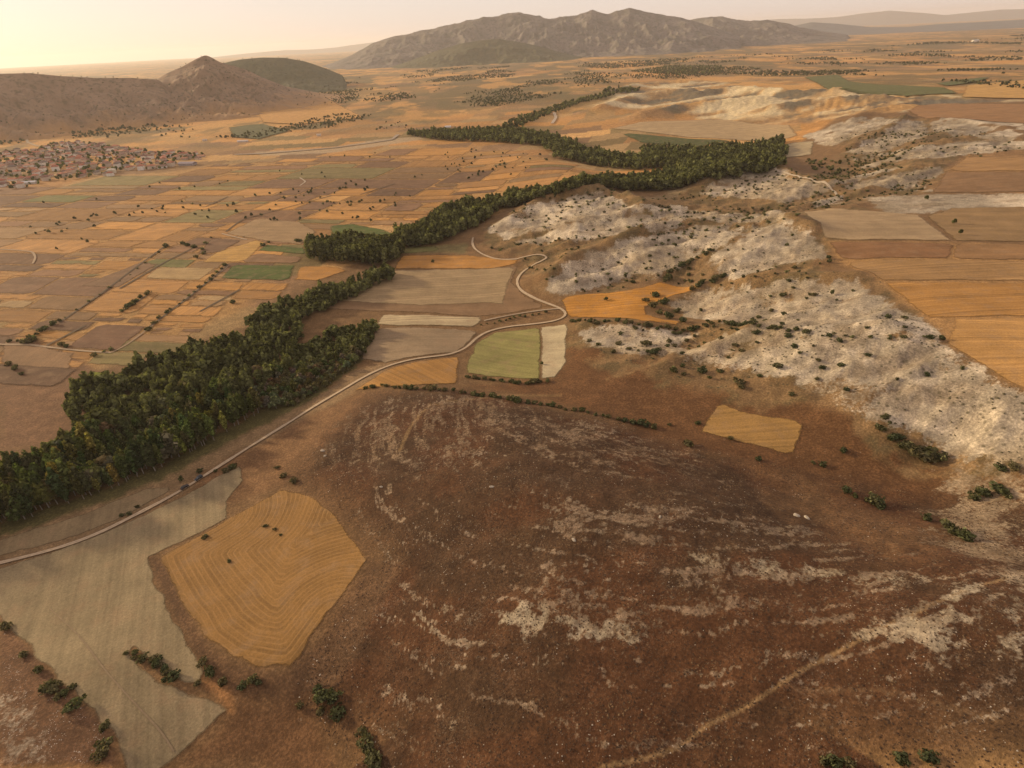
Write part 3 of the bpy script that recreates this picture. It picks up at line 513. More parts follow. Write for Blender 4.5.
# single fields traced one by one
FT = [
 ('ploughed_field', [(320,309),(392,271),(519,266),(512,282),(526,296),(549,307),(505,314),(476,317)], (.205,.125,.075), 'plain', 80, .3, 'brown field round the large pale stubble rectangle, inside the track bend'),
 ('stubble_field', [(333,301),(362,286),(396,270.5),(517,267),(510,281),(504,305),(482,303),(420,306)], (.30,.215,.135), 'stubble', 88, .5, 'large pale tan stubble field left of the looping track'),
 ('stubble_field', [(383,315),(481,317),(483,321),(473,327),(396,326),(376,324.6)], (.42,.33,.225), 'stubble', 88, .5, 'narrow pale strip field above the grey-tan field'),
 ('fallow_field', [(377,328),(473,330),(478,332),(466,346),(456,353),(416,357),(385,363),(360,359.5),(368,343)], (.27,.195,.135), 'plain', 88, .5, 'grey-tan field between the pale strip and the track'),
 ('grass_field', [(476,343),(496,332),(541,327),(541,352),(540,379),(529,379.5),(466,373),(468,361)], (.235,.21,.085), 'crop', 60, .5, 'yellow-green field inside the track corner'),
 ('chalky_field', [(541,327),(566,324),(568,327),(566,363),(556,378),(540,379),(541,352)], (.40,.33,.24), 'plain', 60, .5, 'bare whitish end of the yellow-green field'),
 ('stubble_field', [(353,391),(386,370.5),(416,362),(459,357),(461,363),(456,384.5),(416,386),(366,389.5)], (.33,.175,.06), 'stubble', 40, .5, 'orange stubble wedge below the track, left of the green field'),
 ('stubble_field', [(560,298),(591,294),(629,290),(644,287),(661.6,282),(696,285),(696,290),(685,293),(668,298),(654,302.5),(645,307),(647.5,315),(694,325),(694,329),(669,324),(641,321),(607,318),(569,318)], (.40,.19,.045), 'stubble', 80, .5, 'bright orange hook-shaped field between the chalk ridges'),
 ('stubble_field', [(282,489),(312,496),(336,516),(352,537),(367,560),(340,596),(320,625),(300,655),(289,669),(266,667),(232,659),(206,641),(186,609),(173,584),(158,558),(180,546),(226,520),(262,500)], (.235,.13,.05), 'striped', 48, .35, 'large golden striped stubble field on the near left slope'),
 ('fallow_field', [(0,568),(60,550),(130,522),(170,503),(200,487),(222,473),(240,466),(244,480),(228,500),(226,519),(180,543),(147,558),(157,584),(176,622),(204,670),(198,682),(185,684),(131,648),(127,655),(160,680),(205,697),(231,709),(200,735),(163,768),(150,790),(126,790),(122,768),(113,733),(80,699),(50,672),(20,639),(0,619),(-60,600),(-60,585)], (.235,.182,.12), 'crop', 25, .3, 'grey-tan fallow field in the lower left between track and hill'),
 ('fallow_field', [(-60,572),(0,557),(60,542),(115,521),(165,494),(178,486),(150,487),(105,505),(60,522),(0,539),(-60,552)], (.225,.165,.105), 'crop', 25, .3, 'narrow tan strip field between the near wood and the track'),
 ('stubble_field', [(717,402),(752,414),(804,421),(794,457),(702,432)], (.29,.17,.066), 'stubble', 85, .4, 'small golden stubble patch below the chalk slope'),
 ('fallow_field', [(797,212),(919,215),(952,241),(844,240.5),(823,238)], (.33,.235,.15), 'plain', 85, .4, 'pale tan field at the tip of the chalk plateau'),
 ('ploughed_field', [(906,111),(927,105),(1120,105),(1120,128),(923,119)], (.275,.15,.075), 'plain', 85, .5, 'dark orange-brown field at the far right edge'),
 ('stubble_field', [(955,165),(964,157),(1120,159),(1120,173),(945,172)], (.31,.18,.085), 'stubble', 85, .4, 'orange upper half of the field beyond the white chalk bank'),
 ('ploughed_field', [(944,173),(1120,174),(1120,194),(931,193)], (.215,.125,.07), 'plain', 85, .4, 'brown lower half of the field beyond the white chalk bank'),
 ('fallow_field', [(925,216),(952,208),(1120,206),(1120,242),(954,241)], (.25,.16,.085), 'plain', 70, .4, 'dull brown field with two bushes on the right plateau'),
 ('ploughed_field', [(828,242.5),(920,242.5),(955,243.5),(950,259),(842,261)], (.22,.115,.06), 'plain', 85, .4, 'dark brown strip below the pale plateau field'),
 ('fallow_field', [(956,243.5),(1120,243.5),(1120,260),(951,259.5)], (.265,.15,.075), 'plain', 85, .4, 'warm brown strip at the right edge of the plateau'),
 ('stubble_field', [(842,263),(1120,262),(1120,280),(882,281)], (.32,.19,.09), 'stubble', 88, .4, 'tan stubble strip above the big orange field'),
 ('stubble_field', [(884,282.5),(1120,282),(1120,316),(955,318),(929,318)], (.37,.195,.068), 'stubble', 88, .4, 'big orange stubble field on the right plateau'),
 ('stubble_field', [(955,320),(1120,316),(1120,440),(1030,393),(990,370),(947,344)], (.40,.225,.09), 'stubble', 70, .4, 'golden stubble field in the corner by the near chalk edge'),
 ('stubble_field', [(403,255),(466,255),(532,260),(491,269),(393,269)], (.38,.19,.06), 'stubble', 80, .45, 'small orange field beside the poplar stand'),
 ('stubble_field', [(300,266),(338,267),(347,271),(318,281),(294,280)], (.40,.20,.065), 'stubble', 80, .45, 'small orange plot tucked in front of the block-shaped poplar stand'),
 ('grass_field', [(398,248),(436,246),(442,251),(404,254)], (.16,.15,.06), 'crop', 80, .45, 'green garden plot between the poplar stand and the belt'),
 ('crop_field', [(232.5,264.5),(296,265.5),(289,281),(221,279)], (.085,.105,.03), 'crop', 85, .5, 'green striped crop field left of the poplar stand'),
 ('crop_field', [(267,244.6),(304,248),(310,255),(257.5,251)], (.09,.11,.03), 'crop', 80, .5, 'small green crop plot left of the poplar crowns'),
 ('crop_field', [(330,226),(352,224),(385,230),(400,236),(330,234)], (.085,.11,.03), 'crop', 80, .5, 'thin green strip behind the poplar stand'),
 ('ploughed_field', [(255,253),(305,257),(298,264),(238,262.5)], (.23,.135,.08), 'plough', 80, .5, 'brown plot between the two green plots'),
 ('ploughed_field', [(100,324),(148,326),(116,351),(66.5,347.6)], (.165,.09,.058), 'plough', 80, .5, 'dark brown ploughed field beside the hedge at the left'),
 ('ploughed_field', [(142,262),(160,264),(118,288),(78,287)], (.20,.12,.075), 'plough', 80, .5, 'dark brown parallelogram field along the diagonal hedge'),
 ('stubble_field', [(158,267),(216,268),(199,281),(144,279)], (.37,.25,.13), 'stubble', 80, .5, 'pale tan field between dark ploughed strips'),
 ('stubble_field', [(217,252),(257,240),(266,243),(246,262),(200,263)], (.43,.255,.09), 'stubble', 80, .5, 'golden field left of the small green plot'),
 ('ploughed_field', [(212,238),(243,240),(220,253),(196,254)], (.18,.105,.068), 'plough', 80, .5, 'dark brown field by the pale track end'),
 ('fallow_field', [(225,234),(258,218),(300,222),(318,232),(303,245),(262,241)], (.31,.205,.12), 'plain', 80, .5, 'big plain tan field left of the poplar stand'),
 ('ploughed_field', [(5,335),(60,350),(75,353),(70,372),(25,374),(0,362)], (.24,.145,.085), 'plough', 5, .45, 'ridged brown plot below the track at the left'),
 ('fallow_field', [(610,129),(640,122),(720,119),(790,125),(800,137),(745,141),(690,138)], (.38,.27,.165), 'plain', 85, .6, 'pale tan field beyond the end of the tree belt'),
 ('crop_field', [(618,133),(690,139),(735,141),(700,147),(640,143)], (.075,.085,.03), 'crop', 85, .7, 'dark green crop field behind the tree belt'),
 ('fallow_field', [(785,143),(815,141),(812,155),(784,158)], (.33,.26,.18), 'plain', 85, .6, 'pale grey plot right of the tree belt end'),
 ('crop_field', [(803,78),(838,75),(850,82),(880,85),(945,88),(960,94),(905,97),(838,90)], (.11,.115,.045), 'crop', 85, 1.2, 'green field on the far plateau rim'),
 ('crop_field', [(935,84),(1000,76),(975,83),(945,87)], (.10,.11,.045), 'crop', 85, 1.2, 'thin green wedge field at the far right'),
 ('stubble_field', [(965,86),(1120,74),(1120,102),(960,98)], (.46,.27,.10), 'stubble', 85, 1.2, 'bright golden field at the far right edge'),
 ('stubble_field', [(255,110),(330,100),(365,118),(300,125),(262,123)], (.46,.25,.09), 'stubble', 85, 1.2, 'bright orange field beyond the village road'),
 ('grass_field', [(228,128),(262,124),(292,131),(258,140),(232,138)], (.10,.10,.05), 'crop', 85, 1.2, 'dark green grove plot behind the village road'),
]
for nm, p, c_, mt, rw, of, lb in FT:
    field(nm, p, c_, mt, rw, of, lb, rings=60 if 'striped stubble' in lb else 0, wob=1.3)

# ------------------------------------------------------------------ tracks
def track_material():
    m, t = M('dirt_track'); p = geo_pos(t); oc = nd(t, 'ObjectInfo').outputs['Color']
    rw = nd(t, 'Attribute', attribute_name='row').outputs['Fac']
    c = mixc(t, 1., oc, ramp(t, noise(t, p, .5, 5, .7), [(.3, .75), (.7, 1.2)]), 'MULTIPLY')
    g_ = math_(t, 'ADD', math_(t, 'ABSOLUTE', rw), math_(t, 'MULTIPLY', math_(t, 'SUBTRACT', noise(t, p, .35, 3), .5), .9))
    c = mixc(t, ramp(t, g_, [(.12, .5), (.32, 0.), (.62, 0.), (.95, .75)]), c, (.20, .135, .08))
    finish(t, c, .95, noise(t, p, 1.5, 4), .3, .1); return m
MT = track_material()
def track(pts, wd, colour, label, off=.75, name='dirt_track'):
    q = W2(pts); D_ = [q[0]]
    for a, b in zip(q[:-1], q[1:]):
        k = max(int(np.hypot(*(b-a))/4), 1)
        for u in range(1, k+1): D_.append(a+(b-a)*u/k)
    D_ = np.array(D_)
    for _ in range(6): D_[1:-1] = .25*D_[:-2]+.5*D_[1:-1]+.25*D_[2:]
    T_ = np.gradient(D_, axis=0); T_ /= np.hypot(T_[:, 0], T_[:, 1])[:, None]; N_ = np.stack([-T_[:, 1], T_[:, 0]], -1)
    w_ = wd/2*(1+(fbm(D_[:, 0]/12, D_[:, 1]/12, 301, 2)-.5)*.6)
    V = []; rows = []
    for s in (-1, -.5, 0, .5, 1):
        xy = D_+N_*(w_*s)[:, None]; z = lookup(GZ, xy[:, 0], xy[:, 1])+off*.5*(1+np.hypot(xy[:, 0], xy[:, 1])/900)
        V.append(np.column_stack([xy, z])); rows.append(np.full(len(D_), s))
    k = len(D_); ii = np.arange(5*k).reshape(5, k)
    F_ = np.stack([ii[1:, :-1], ii[:-1, :-1], ii[:-1, 1:], ii[1:, 1:]], -1).reshape(-1, 4)
    o = link(name, mesh_np(name, np.vstack(V), F_, MT, [('row', 'FLOAT', np.concatenate(rows))])); o.color = (*colour, 1)
    tag(o, label, 'track', None, 'structure'); return D_
MAIN = track([(-60,578),(0,563.5),(40,554),(83,541),(112,528),(139.5,513),(160,503),(179,493),(199,479.5),(219,467),(255,444),(289,423),(315,406),(338,393),(360,379.5),(378,370),(393,364.5),(416,359),(449,355.5),(466,349),(476,338),(489,330.6),(512.5,326),(552,322.3),(565.7,319),(568.5,314),(564,309.5),(552,305.5),(532.5,298),(521,291.5),(516.5,285),(517.5,278),(524,270.5),(536,263),(548,259.5),(551,257),(544,255),(529,256),(512.5,260),(496,260),(482.7,255),(474,249),(472,243),(473,238)], 2.4, (.46,.345,.225), 'pale dirt track winding from the left edge round the green field')
track([(50,609),(80,636),(106,672),(133,702),(156,726),(173,742),(174,752)], 0.55, (.24,.175,.105), 'thin pale wheel line through the lower left field', .6)
track([(484,321),(506,316),(530,312),(548,309.5),(560,309)], 2.2, (.36,.27,.18), 'short faint track above the yellow-green field')
track([(-40,342),(0,345),(30,345),(60,349),(90,352),(112,353)], 2.4, (.40,.29,.18), 'narrow track along the lower edge of the plain')
track([(112,353),(125,347),(150,328),(190,296),(229,266)], 2.0, (.30,.20,.12), 'field lane beside the diagonal hedge')
for dp, dl in (([(60,323),(100,295),(133,270),(166,246)], 'long dark weedy ditch across the left plain, lower stretch'), ([(226,232),(242,220),(290,207),(332,196)], 'dark weedy ditch above the big plain tan field'), ([(150,327),(190,297),(229,265)], 'dark weedy ditch beside the diagonal hedge'), ([(122,312),(147,296)], 'short dark ditch between two stubble fields'), ([(120,289),(166,262),(196,247)], 'dark ditch along the dark parallelogram field'), ([(47,346),(86,326)], 'thin dark furrow left of the ploughed field'), ([(200,312),(240,290)], 'short dark ditch right of the diagonal hedge'), ([(206,207),(228,197)], 'faint ditch in the middle of the plain'), ([(360,195),(395,184)], 'faint ditch left of the tree belt')):
    track(dp, 2.4, (.085,.06,.036), dl, .8, 'ditch')
track([(222,234),(231,236.5),(247,240)], 2.6, (.44,.33,.22), 'short pale track between brown and tan fields')
track([(-20,250),(8,250),(33,252),(36,258),(33,264)], 2.4, (.38,.27,.17), 'bent pale track at the left edge of the plain')
track([(300,178),(306,182),(300,186)], 3.0, (.42,.33,.24), 'tiny pale track bend in the middle of the plain')
track([(235,155),(262,154),(300,151),(335,148),(365,144),(392,140),(398,135)], 10.0, (.36,.28,.21), 'wide pale road between the village and the tree belt', 1.0, 'dirt_road')
track([(26,137),(28,143),(36,146),(46,148),(52,152)], 7.0, (.42,.31,.2), 'curving pale road behind the village', 1.0, 'dirt_road')
track([(552,124),(556,118),(554,113)], 9, (.48,.38,.28), 'short whitish road climbing the far chalk bank', 1.2, 'dirt_road')
track([(842,201),(836,192),(828,186),(815,182),(790,175),(768,168)], 2.5, (.42,.34,.25), 'pale footpath along the crest of the chalk ridge')

# ------------------------------------------------------------------ trees
def leaf_material(name):
    m, t = M(name); oc = nd(t, 'ObjectInfo').outputs['Color']; lf = nd(t, 'Attribute', attribute_name='leaf').outputs['Fac']
    c = mixc(t, 1., oc, ramp(t, lf, [(0., .6), (.6, 1.6), (1., 3.4)]), 'MULTIPLY')
    d_ = nd(t, 'BsdfDiffuse'); tr = nd(t, 'BsdfTranslucent'); mx = nd(t, 'MixShader'); mx.inputs[0].default_value = .3
    t.links.new(c, d_.inputs[0]); t.links.new(mixc(t, 1., c, (1.1, 1.15, .6), 'MULTIPLY'), tr.inputs[0])
    t.links.new(d_.outputs[0], mx.inputs[1]); t.links.new(tr.outputs[0], mx.inputs[2])
    o = nd(t, 'OutputMaterial'); t.links.new(mx.outputs[0], o.inputs[0]); return m
ML = leaf_material('leaves')
def bark_material():
    m, t = M('bark'); p = geo_pos(t)
    finish(t, ramp(t, noise(t, p, 2.5, 4), [(.3, (.16,.13,.10)), (.7, (.30,.26,.21))]), .9); return m
MB = bark_material()
def leaves(n_, lobes, size, seed):
    """leaf clumps on and inside a set of lobes (cx,cy,cz,rx,ry,rz)"""
    g = np.random.default_rng(seed); L = np.array(lobes, float)
    ar = (L[:, 3]*L[:, 5]+L[:, 4]*L[:, 5]); pick = g.choice(len(L), n_, p=ar/ar.sum()); L = L[pick]
    dv = g.normal(size=(n_, 3)); dv /= np.linalg.norm(dv, axis=1)[:, None]
    rr_ = .55+.5*g.random(n_)**.6
    ctr = L[:, :3]+dv*L[:, 3:]*rr_[:, None]
    nr_ = dv/L[:, 3:]; nr_ /= np.linalg.norm(nr_, axis=1)[:, None]; nr_ += g.normal(size=(n_, 3))*.45; nr_ /= np.linalg.norm(nr_, axis=1)[:, None]
    tv = np.cross(nr_, g.normal(size=(n_, 3))); tv /= np.linalg.norm(tv, axis=1)[:, None]; bv = np.cross(nr_, tv)
    sz = size*(.55+.9*g.random(n_)); asp = .6+.5*g.random(n_)
    V = np.stack([ctr-tv*sz[:, None], ctr-bv*(sz*asp)[:, None], ctr+tv*sz[:, None], ctr+bv*(sz*asp)[:, None]], 1)
    V += g.normal(size=V.shape)*size*.12
    lf = np.repeat(np.clip(.5+.22*g.normal(size=n_)+.18*np.sin(pick*2.4), 0, 1), 4)
    return V.reshape(-1, 3), np.arange(4*n_).reshape(-1, 4), lf
def tube(pts, r0, r1, k=6):
    P = np.array(pts, float); V = []; m_ = len(P)
    for q, p in enumerate(P):
        r = r0+(r1-r0)*q/(m_-1)
        for a in range(k): V.append((p[0]+r*math.cos(a*2*math.pi/k), p[1]+r*math.sin(a*2*math.pi/k), p[2]))
    F_ = [(q*k+a, q*k+(a+1) % k, (q+1)*k+(a+1) % k, (q+1)*k+a) for q in range(m_-1) for a in range(k)]
    return np.array(V), np.array(F_)
def limbs(h, sp_, seed, n_=5, r=.22):
    g = random.Random(seed); Vs, Fs, o_ = [], [], 0
    lst = [([(0, 0, -.6), (g.uniform(-.2, .2), g.uniform(-.2, .2), h*.35), (g.uniform(-.3, .3), g.uniform(-.3, .3), h*.85)], r, r*.25)]
    for _ in range(n_):
        a = g.uniform(0, 6.28); z0 = h*g.uniform(.22, .5); lst.append(([(0, 0, z0), (math.cos(a)*sp_*.4, math.sin(a)*sp_*.4, z0+h*.15), (math.cos(a)*sp_*.75, math.sin(a)*sp_*.75, z0+h*.32)], r*.45, r*.12))
    for p, a, b in lst:
        v, f_ = tube(p, a, b); Vs.append(v); Fs.append(f_+o_); o_ += len(v)
    return np.vstack(Vs), np.vstack(Fs)
def poplar_lobes(seed, h=16.):
    g = random.Random(seed); L = []
    for q in range(9):
        z = h*(.3+.66*q/8); w_ = 2.3*math.sin(math.pi*min(.97, .16+.78*q/8))**.75+.35
        a = g.uniform(0, 6.28); L.append((math.cos(a)*.55, math.sin(a)*.55, z, w_*g.uniform(.8, 1.1), w_*g.uniform(.8, 1.1), h*.12))
    return L
def willow_lobes(seed, h=11.):
    g = random.Random(seed); L = [(0, 0, h*.6, 2.6, 2.6, h*.3)]
    for q in range(9):
        a = q*2.4+g.uniform(-.4, .4); r = g.uniform(1.3, 3.3); s_ = g.uniform(1.2, 2.1)
        L.append((math.cos(a)*r, math.sin(a)*r, h*(.9-.15*r+g.uniform(-.1, .06)), s_, s_, s_*g.uniform(.9, 1.3)))
    return L
def shrub_lobes(seed, h=2.4):
    g = random.Random(seed); L = [(0, 0, h*.42, 1.1, 1.1, h*.45)]
    for q in range(5):
        a = q*1.3+g.uniform(-.4, .4); r = g.uniform(.6, 1.4); s_ = g.uniform(.5, .9)
        L.append((math.cos(a)*r, math.sin(a)*r, h*g.uniform(.25, .6), s_, s_, s_*g.uniform(.7, 1.)))
    return L
def crown_mesh(name, lobes, n_, size, seed):
    V, F_, lf = leaves(n_, lobes, size, seed); return mesh_np(name, V, F_, ML, [('leaf', 'FLOAT', lf)], False)
KINDS = {}
for kd, lb_, n_, sz, h_, sp_ in (('poplar', poplar_lobes, 620, .62, 16, 2.), ('willow', willow_lobes, 620, .68, 11, 3.4)):
    KINDS[kd] = [(crown_mesh('crown', lb_(40+q), n_, sz, 90+q), mesh_np('trunk', *limbs(h_, sp_, q, 5, .24), MB)) for q in range(6)]
SHR = [crown_mesh('shrub', shrub_lobes(60+q), 230, .26, 160+q) for q in range(6)]
FARV = {'poplar': [leaves(110, poplar_lobes(40+q), 1.3, 190+q) for q in range(3)], 'willow': [leaves(110, willow_lobes(40+q), 1.35, 195+q) for q in range(3)], 'shrub': [leaves(60, shrub_lobes(60+q), .5, 198+q) for q in range(3)]}
def scatter(poly, spacing, px=True, seed=0):
    q = W2(poly) if px else poly; lo, hi = q.min(0), q.max(0); g = np.random.default_rng(seed)
    gx, gy = np.meshgrid(np.arange(lo[0], hi[0], spacing), np.arange(lo[1], hi[1], spacing)); gx = gx.ravel(); gy = gy.ravel()
    gx = gx+g.uniform(-.45, .45, len(gx))*spacing; gy = gy+g.uniform(-.45, .45, len(gy))*spacing
    k = sdf(q, gx, gy) > 0; return np.stack([gx[k], gy[k]], -1)
def put(x, y): return float(lookup(GZ, np.array([x]), np.array([y]))[0])
GREEN = [(.050,.058,.020), (.062,.068,.021), (.042,.050,.020), (.085,.088,.024), (.055,.056,.022)]
GREY = [(.078,.078,.042), (.062,.066,.032), (.070,.072,.034), (.052,.058,.026)]
PLANT = []   # kind, x, y, height factor, colour, label, group
TONES = [('dark green', (.046,.052,.019)), ('olive green', (.070,.068,.026)), ('bright yellow-green', (.115,.108,.028)), ('deep green', (.034,.041,.017)), ('greyish green', (.092,.088,.050)), ('mid green', (.060,.070,.022)), ('brownish green', (.085,.068,.034))]
def place_word(x, y, px):
    if px < 70: return 'by the picture edge'
    if px < 150: return 'left of the cars'
    if px < 215: return 'behind the cars'
    return 'right of the cars'
def wood(poly, spacing, mix, hlo, hhi, label, group, seed, grey=.4):
    g = random.Random(seed); pts = scatter(poly, spacing, True, seed); q_ = W2(poly); ed = sdf(q_, pts[:, 0], pts[:, 1])
    sn = vn(pts[:, 0]/11, pts[:, 1]/11, 7); hn = vn(pts[:, 0]/16, pts[:, 1]/16, 9)
    for (x, y), e_, a, b in zip(pts, ed, sn, hn):
        if g.random() < .1: continue
        kd = 'poplar' if g.random()*.5+a*.5 < mix else 'willow'; hh = g.uniform(hlo, hhi)*(.62+.72*b)
        k = int((a*3.1+b*2.3+g.random()*.55) * 7) % 7
        if kd == 'willow' and g.random() < grey: k = g.choice((4, 4, 1, 6))
        if kd == 'poplar' and k in (4, 6): k = g.choice((0, 5, 3))
        nm, cc = TONES[k]; lb = label.format(kd)
        if 'near wood' in lb:
            v = Vector((x, y, put(x, y)-CAM_H)); dp = -v.dot(Vector(BX)); px_ = 512+FPX*v.dot(Vector(RX))/dp
            lb = ('tall ' if hh > (hlo+hhi)/2 else 'short ')+nm+lb[4:] if lb.startswith('dark') else lb
            if lb.startswith('low'): lb = ('low ' if hh < (hlo+hhi)/2 else 'fuller ')+nm+' '+kd+' at the upper end of the near wood'
            else: lb += ', '+place_word(x, y, px_)
            if e_ < 3.5: lb = lb.replace(' in the near wood', ' on the near wood rim')
        else: lb = nm+' '+lb
        PLANT.append((kd, x, y, hh/(16 if kd == 'poplar' else 11), tuple(min(e*g.uniform(.82, 1.2), .2) for e in cc), lb, group.format(kd)))
wood([(-70,575),(-70,505),(0,486),(60,458),(100,434),(170,416),(240,402),(262,412),(215,440),(165,468),(110,490),(60,508),(0,528)], 4.4, .72, 12, 18, 'dark {} in the near wood, track side', '{} trees of the near wood', 1)
wood([(80,436),(68,410),(84,392),(130,378),(200,355),(262,338),(300,354),(290,376),(240,402),(170,416),(100,434)], 4.6, .6, 10, 16, 'dark {} in the near wood, plain side', '{} trees on the far side of the near wood', 2)
wood([(240,402),(290,376),(300,348),(340,332),(374,327),(372,347),(345,374),(300,404),(262,412)], 3.9, .06, 5.5, 9, 'low greyish {} at the upper end of the near wood', 'low {} trees at the wood end', 3, .8)
wood([(335,368),(345,345),(368,330),(376,332),(360,356)], 5, .5, 9, 12, 'green {} beside the grey-tan field', '{} trees by the grey-tan field', 4)
wood([(248,350),(250,330),(278,308),(330,292),(386,272),(393,279),(352,301),(322,313),(304,322),(300,345),(262,352)], 5, .4, 9, 14, '{} in the belt between near wood and poplar stand', '{} trees of the lower belt', 5)
wood([(309,262),(345,265),(382,267),(402,259),(408,250),(380,246),(330,247),(306,252)], 4.4, .95, 15, 18, 'tall {} in the block-shaped poplar stand', '{} trees of the block stand', 6)
wood([(398,249),(432,247),(470,230),(500,212),(488,203),(458,209),(420,226),(396,237)], 5.4, .5, 13, 17, '{} in the belt right of the poplar stand', '{} trees of the middle belt', 7)
wood([(490,210),(560,201),(640,191),(715,181),(785,166),(778,158),(716,169),(640,180),(556,191),(488,201)], 6.2, .4, 12, 16, '{} in the long dark belt beyond the chalk hills', '{} trees of the long belt', 8)
wood([(552,158),(600,167),(640,171),(705,167),(690,158),(640,161),(578,150)], 7, .5, 12, 17, '{} in the second belt behind the long one', '{} trees of the second belt', 9)
wood([(405,136),(440,141),(480,142),(540,147),(560,157),(590,153),(560,140),(500,131),(430,132)], 8, .55, 12, 16, '{} in the far belt across the plain', '{} trees of the far belt', 10)
wood([(640,151),(700,151),(740,148),(782,142),(787,156),(740,167),(690,172),(650,168)], 7, .5, 11, 16, '{} in the thick far end of the belts', '{} trees of the thick belt end', 14)
wood([(690,170),(740,168),(785,152),(780,148),(720,158),(690,163)], 7, .4, 11, 15, '{} at the far corner of the belt', '{} trees at the belt corner', 12)
wood([(500,127),(540,112),(580,100),(640,89),(640,92),(580,104),(545,117),(512,132)], 14, .3, 10, 14, 'distant {} in the thin line towards the mountain', 'distant {} trees', 11)
wood([(628,72),(670,66),(722,66),(720,73),(680,76)], 22, .2, 9, 12, 'distant {} of the dark grove below the mountain', 'distant grove {} trees', 13)
SH = []   # x, y, size, colour, label, group
SHC = [(.055,.058,.026), (.068,.064,.030), (.045,.050,.024), (.080,.068,.034)]
def shrubs(pts, size, step, label, group, seed=0, jit=1.2, px=True, cols=SHC):
    g = random.Random(seed+500); q = W2(pts) if px else pts; L = [q[0]]
    if step:
        for a, b in zip(q[:-1], q[1:]):
            k = max(int(np.hypot(*(b-a))/step), 1)
            for u in range(1, k+1): L.append(a+(b-a)*u/k)
    else: L = q
    for p in L:
        SH.append((p[0]+g.uniform(-jit, jit), p[1]+g.uniform(-jit, jit), size*g.uniform(.6, 1.35), g.choice(cols), label, group))
shrubs([(365,389),(382,386),(400,388),(430,390),(460,392),(490,397),(520,402),(560,408),(610,418),(655,427)], 1.15, 4.0, 'dark shrub of the hedge line behind the brown hill crest', 'shrubs behind the hill crest', 1)
shrubs([(468,377),(490,380),(520,384),(548,381)], 1.1, 3.5, 'dark shrub along the lower edge of the yellow-green field', 'shrubs below the green field', 2)
shrubs([(482,325),(500,322),(520,317),(545,313)], .8, 4.5, 'scrubby bush on the bank above the yellow-green field', 'bank scrub', 3)
shrubs([(572,322),(590,321),(610,321),(625,323),(645,326),(668,328),(690,332)], 1.1, 4.5, 'shrub along the lower edge of the hook-shaped field', 'shrubs below the hook-shaped field', 4)
shrubs([(648,302),(656,297),(664,304),(652,308),(660,313),(670,318),(682,322),(676,312)], 2.0, 0, 'big dark bush in the hollow of the hook-shaped field', 'bushes in the field hollow', 5)
shrubs([(664,282),(672,272),(684,266),(692,261),(704,255),(714,250)], 1.5, 4.2, 'bush in the dark gully above the hook-shaped field', 'gully bushes', 6)
shrubs([(692,290),(702,284),(712,282),(724,276),(733,272)], 1.5, 4.5, 'bush in the gully right of the hook-shaped field', 'right gully bushes', 7)
shrubs([(690,330),(705,327),(720,322),(740,326),(760,328),(790,331)], 1.2, 4.5, 'bush along the foot of the middle chalk ridge', 'bushes at the chalk ridge foot', 8)
shrubs([(880,432),(890,438),(900,440),(910,446),(920,452),(930,457),(940,461),(905,450),(922,459)], 2.1, 3.2, 'dark bush of the thicket below the right chalk slope', 'thicket bushes', 9)
shrubs([(645,345),(655,352),(672,372),(685,376),(740,388),(760,377),(775,368),(738,385),(700,372),(600,345),(612,352)], 1.5, 0, 'dark bush on the long chalk slope above the gold patch', 'bushes on the long chalk slope', 10)
shrubs([(130,652),(137,656),(144,659),(150,663),(158,668),(166,673),(174,677)], 1.0, 2.0, 'green shrub of the row inside the lower left field', 'shrubs inside the lower left field', 11)
shrubs([(28,655),(50,690),(58,687),(66,692),(74,705),(104,728),(106,755),(102,748),(3,630),(42,670),(56,697),(70,688)], 1.25, 0, 'green shrub along the left edge of the lower left field', 'shrubs along the field edge', 12)
shrubs([(208,661),(211,672),(226,682),(240,688),(250,684),(262,680),(200,684)], 1.05, 0, 'shrub in the dip below the striped field', 'shrubs below the striped field', 13)
shrubs([(301,708),(318,690),(324,697),(330,703),(322,712),(338,715),(365,745),(372,752),(360,738),(378,765)], 1.35, 0, 'shrub in the gully at the lower left of the hill', 'gully shrubs at the bottom', 14)
shrubs([(985,495),(994,491),(1003,496),(975,500),(960,536),(950,530),(968,540),(870,502),(858,498),(846,492),(880,508),(925,520),(1015,470),(1000,472)], 1.5, 0, 'green bush on the brown slope at the right edge', 'bushes on the right brown slope', 15)
shrubs([(822,467),(814,462),(842,452),(730,440),(700,425),(668,425),(690,445),(760,460)], 1.1, 0, 'small bush beside the gold patch', 'bushes beside the gold patch', 16)
shrubs([(198,473),(226,472),(232,469),(214,472)], 1.1, 0, 'low scrub beside the parked cars', 'scrub beside the cars', 18)
shrubs([(130,513),(122,517),(137,508)], .95, 0, 'low shrub beside the track below the cars', 'shrubs below the cars', 19)
shrubs([(282,476),(292,482),(276,468)], .95, 0, 'dark shrub above the striped field', 'shrubs above the striped field', 20)
shrubs([(205,538)], 1.2, 0, 'lone dark bush inside the striped field', None, 21, 0)
shrubs([(232,561),(268,525),(274,531),(280,537)], .55, 0, 'low scrub patch left uncut in the striped field', 'uncut scrub in the striped field', 22)
shrubs([(820,765),(835,760),(850,766),(905,764),(925,762)], 1.1, 0, 'green shrub at the bottom edge of the hill', 'shrubs at the bottom edge', 23)
shrubs([(515,243),(560,241),(600,238),(650,234),(685,230)], .85, 7, 'small shrub in the brown hollow between the two far chalk spurs', 'shrubs between the far spurs', 41, 3)
shrubs([(720,284),(750,277),(780,268),(805,264),(830,262)], .9, 7, 'small shrub in the hollow above the middle chalk ridge', 'shrubs above the middle ridge', 42, 3)
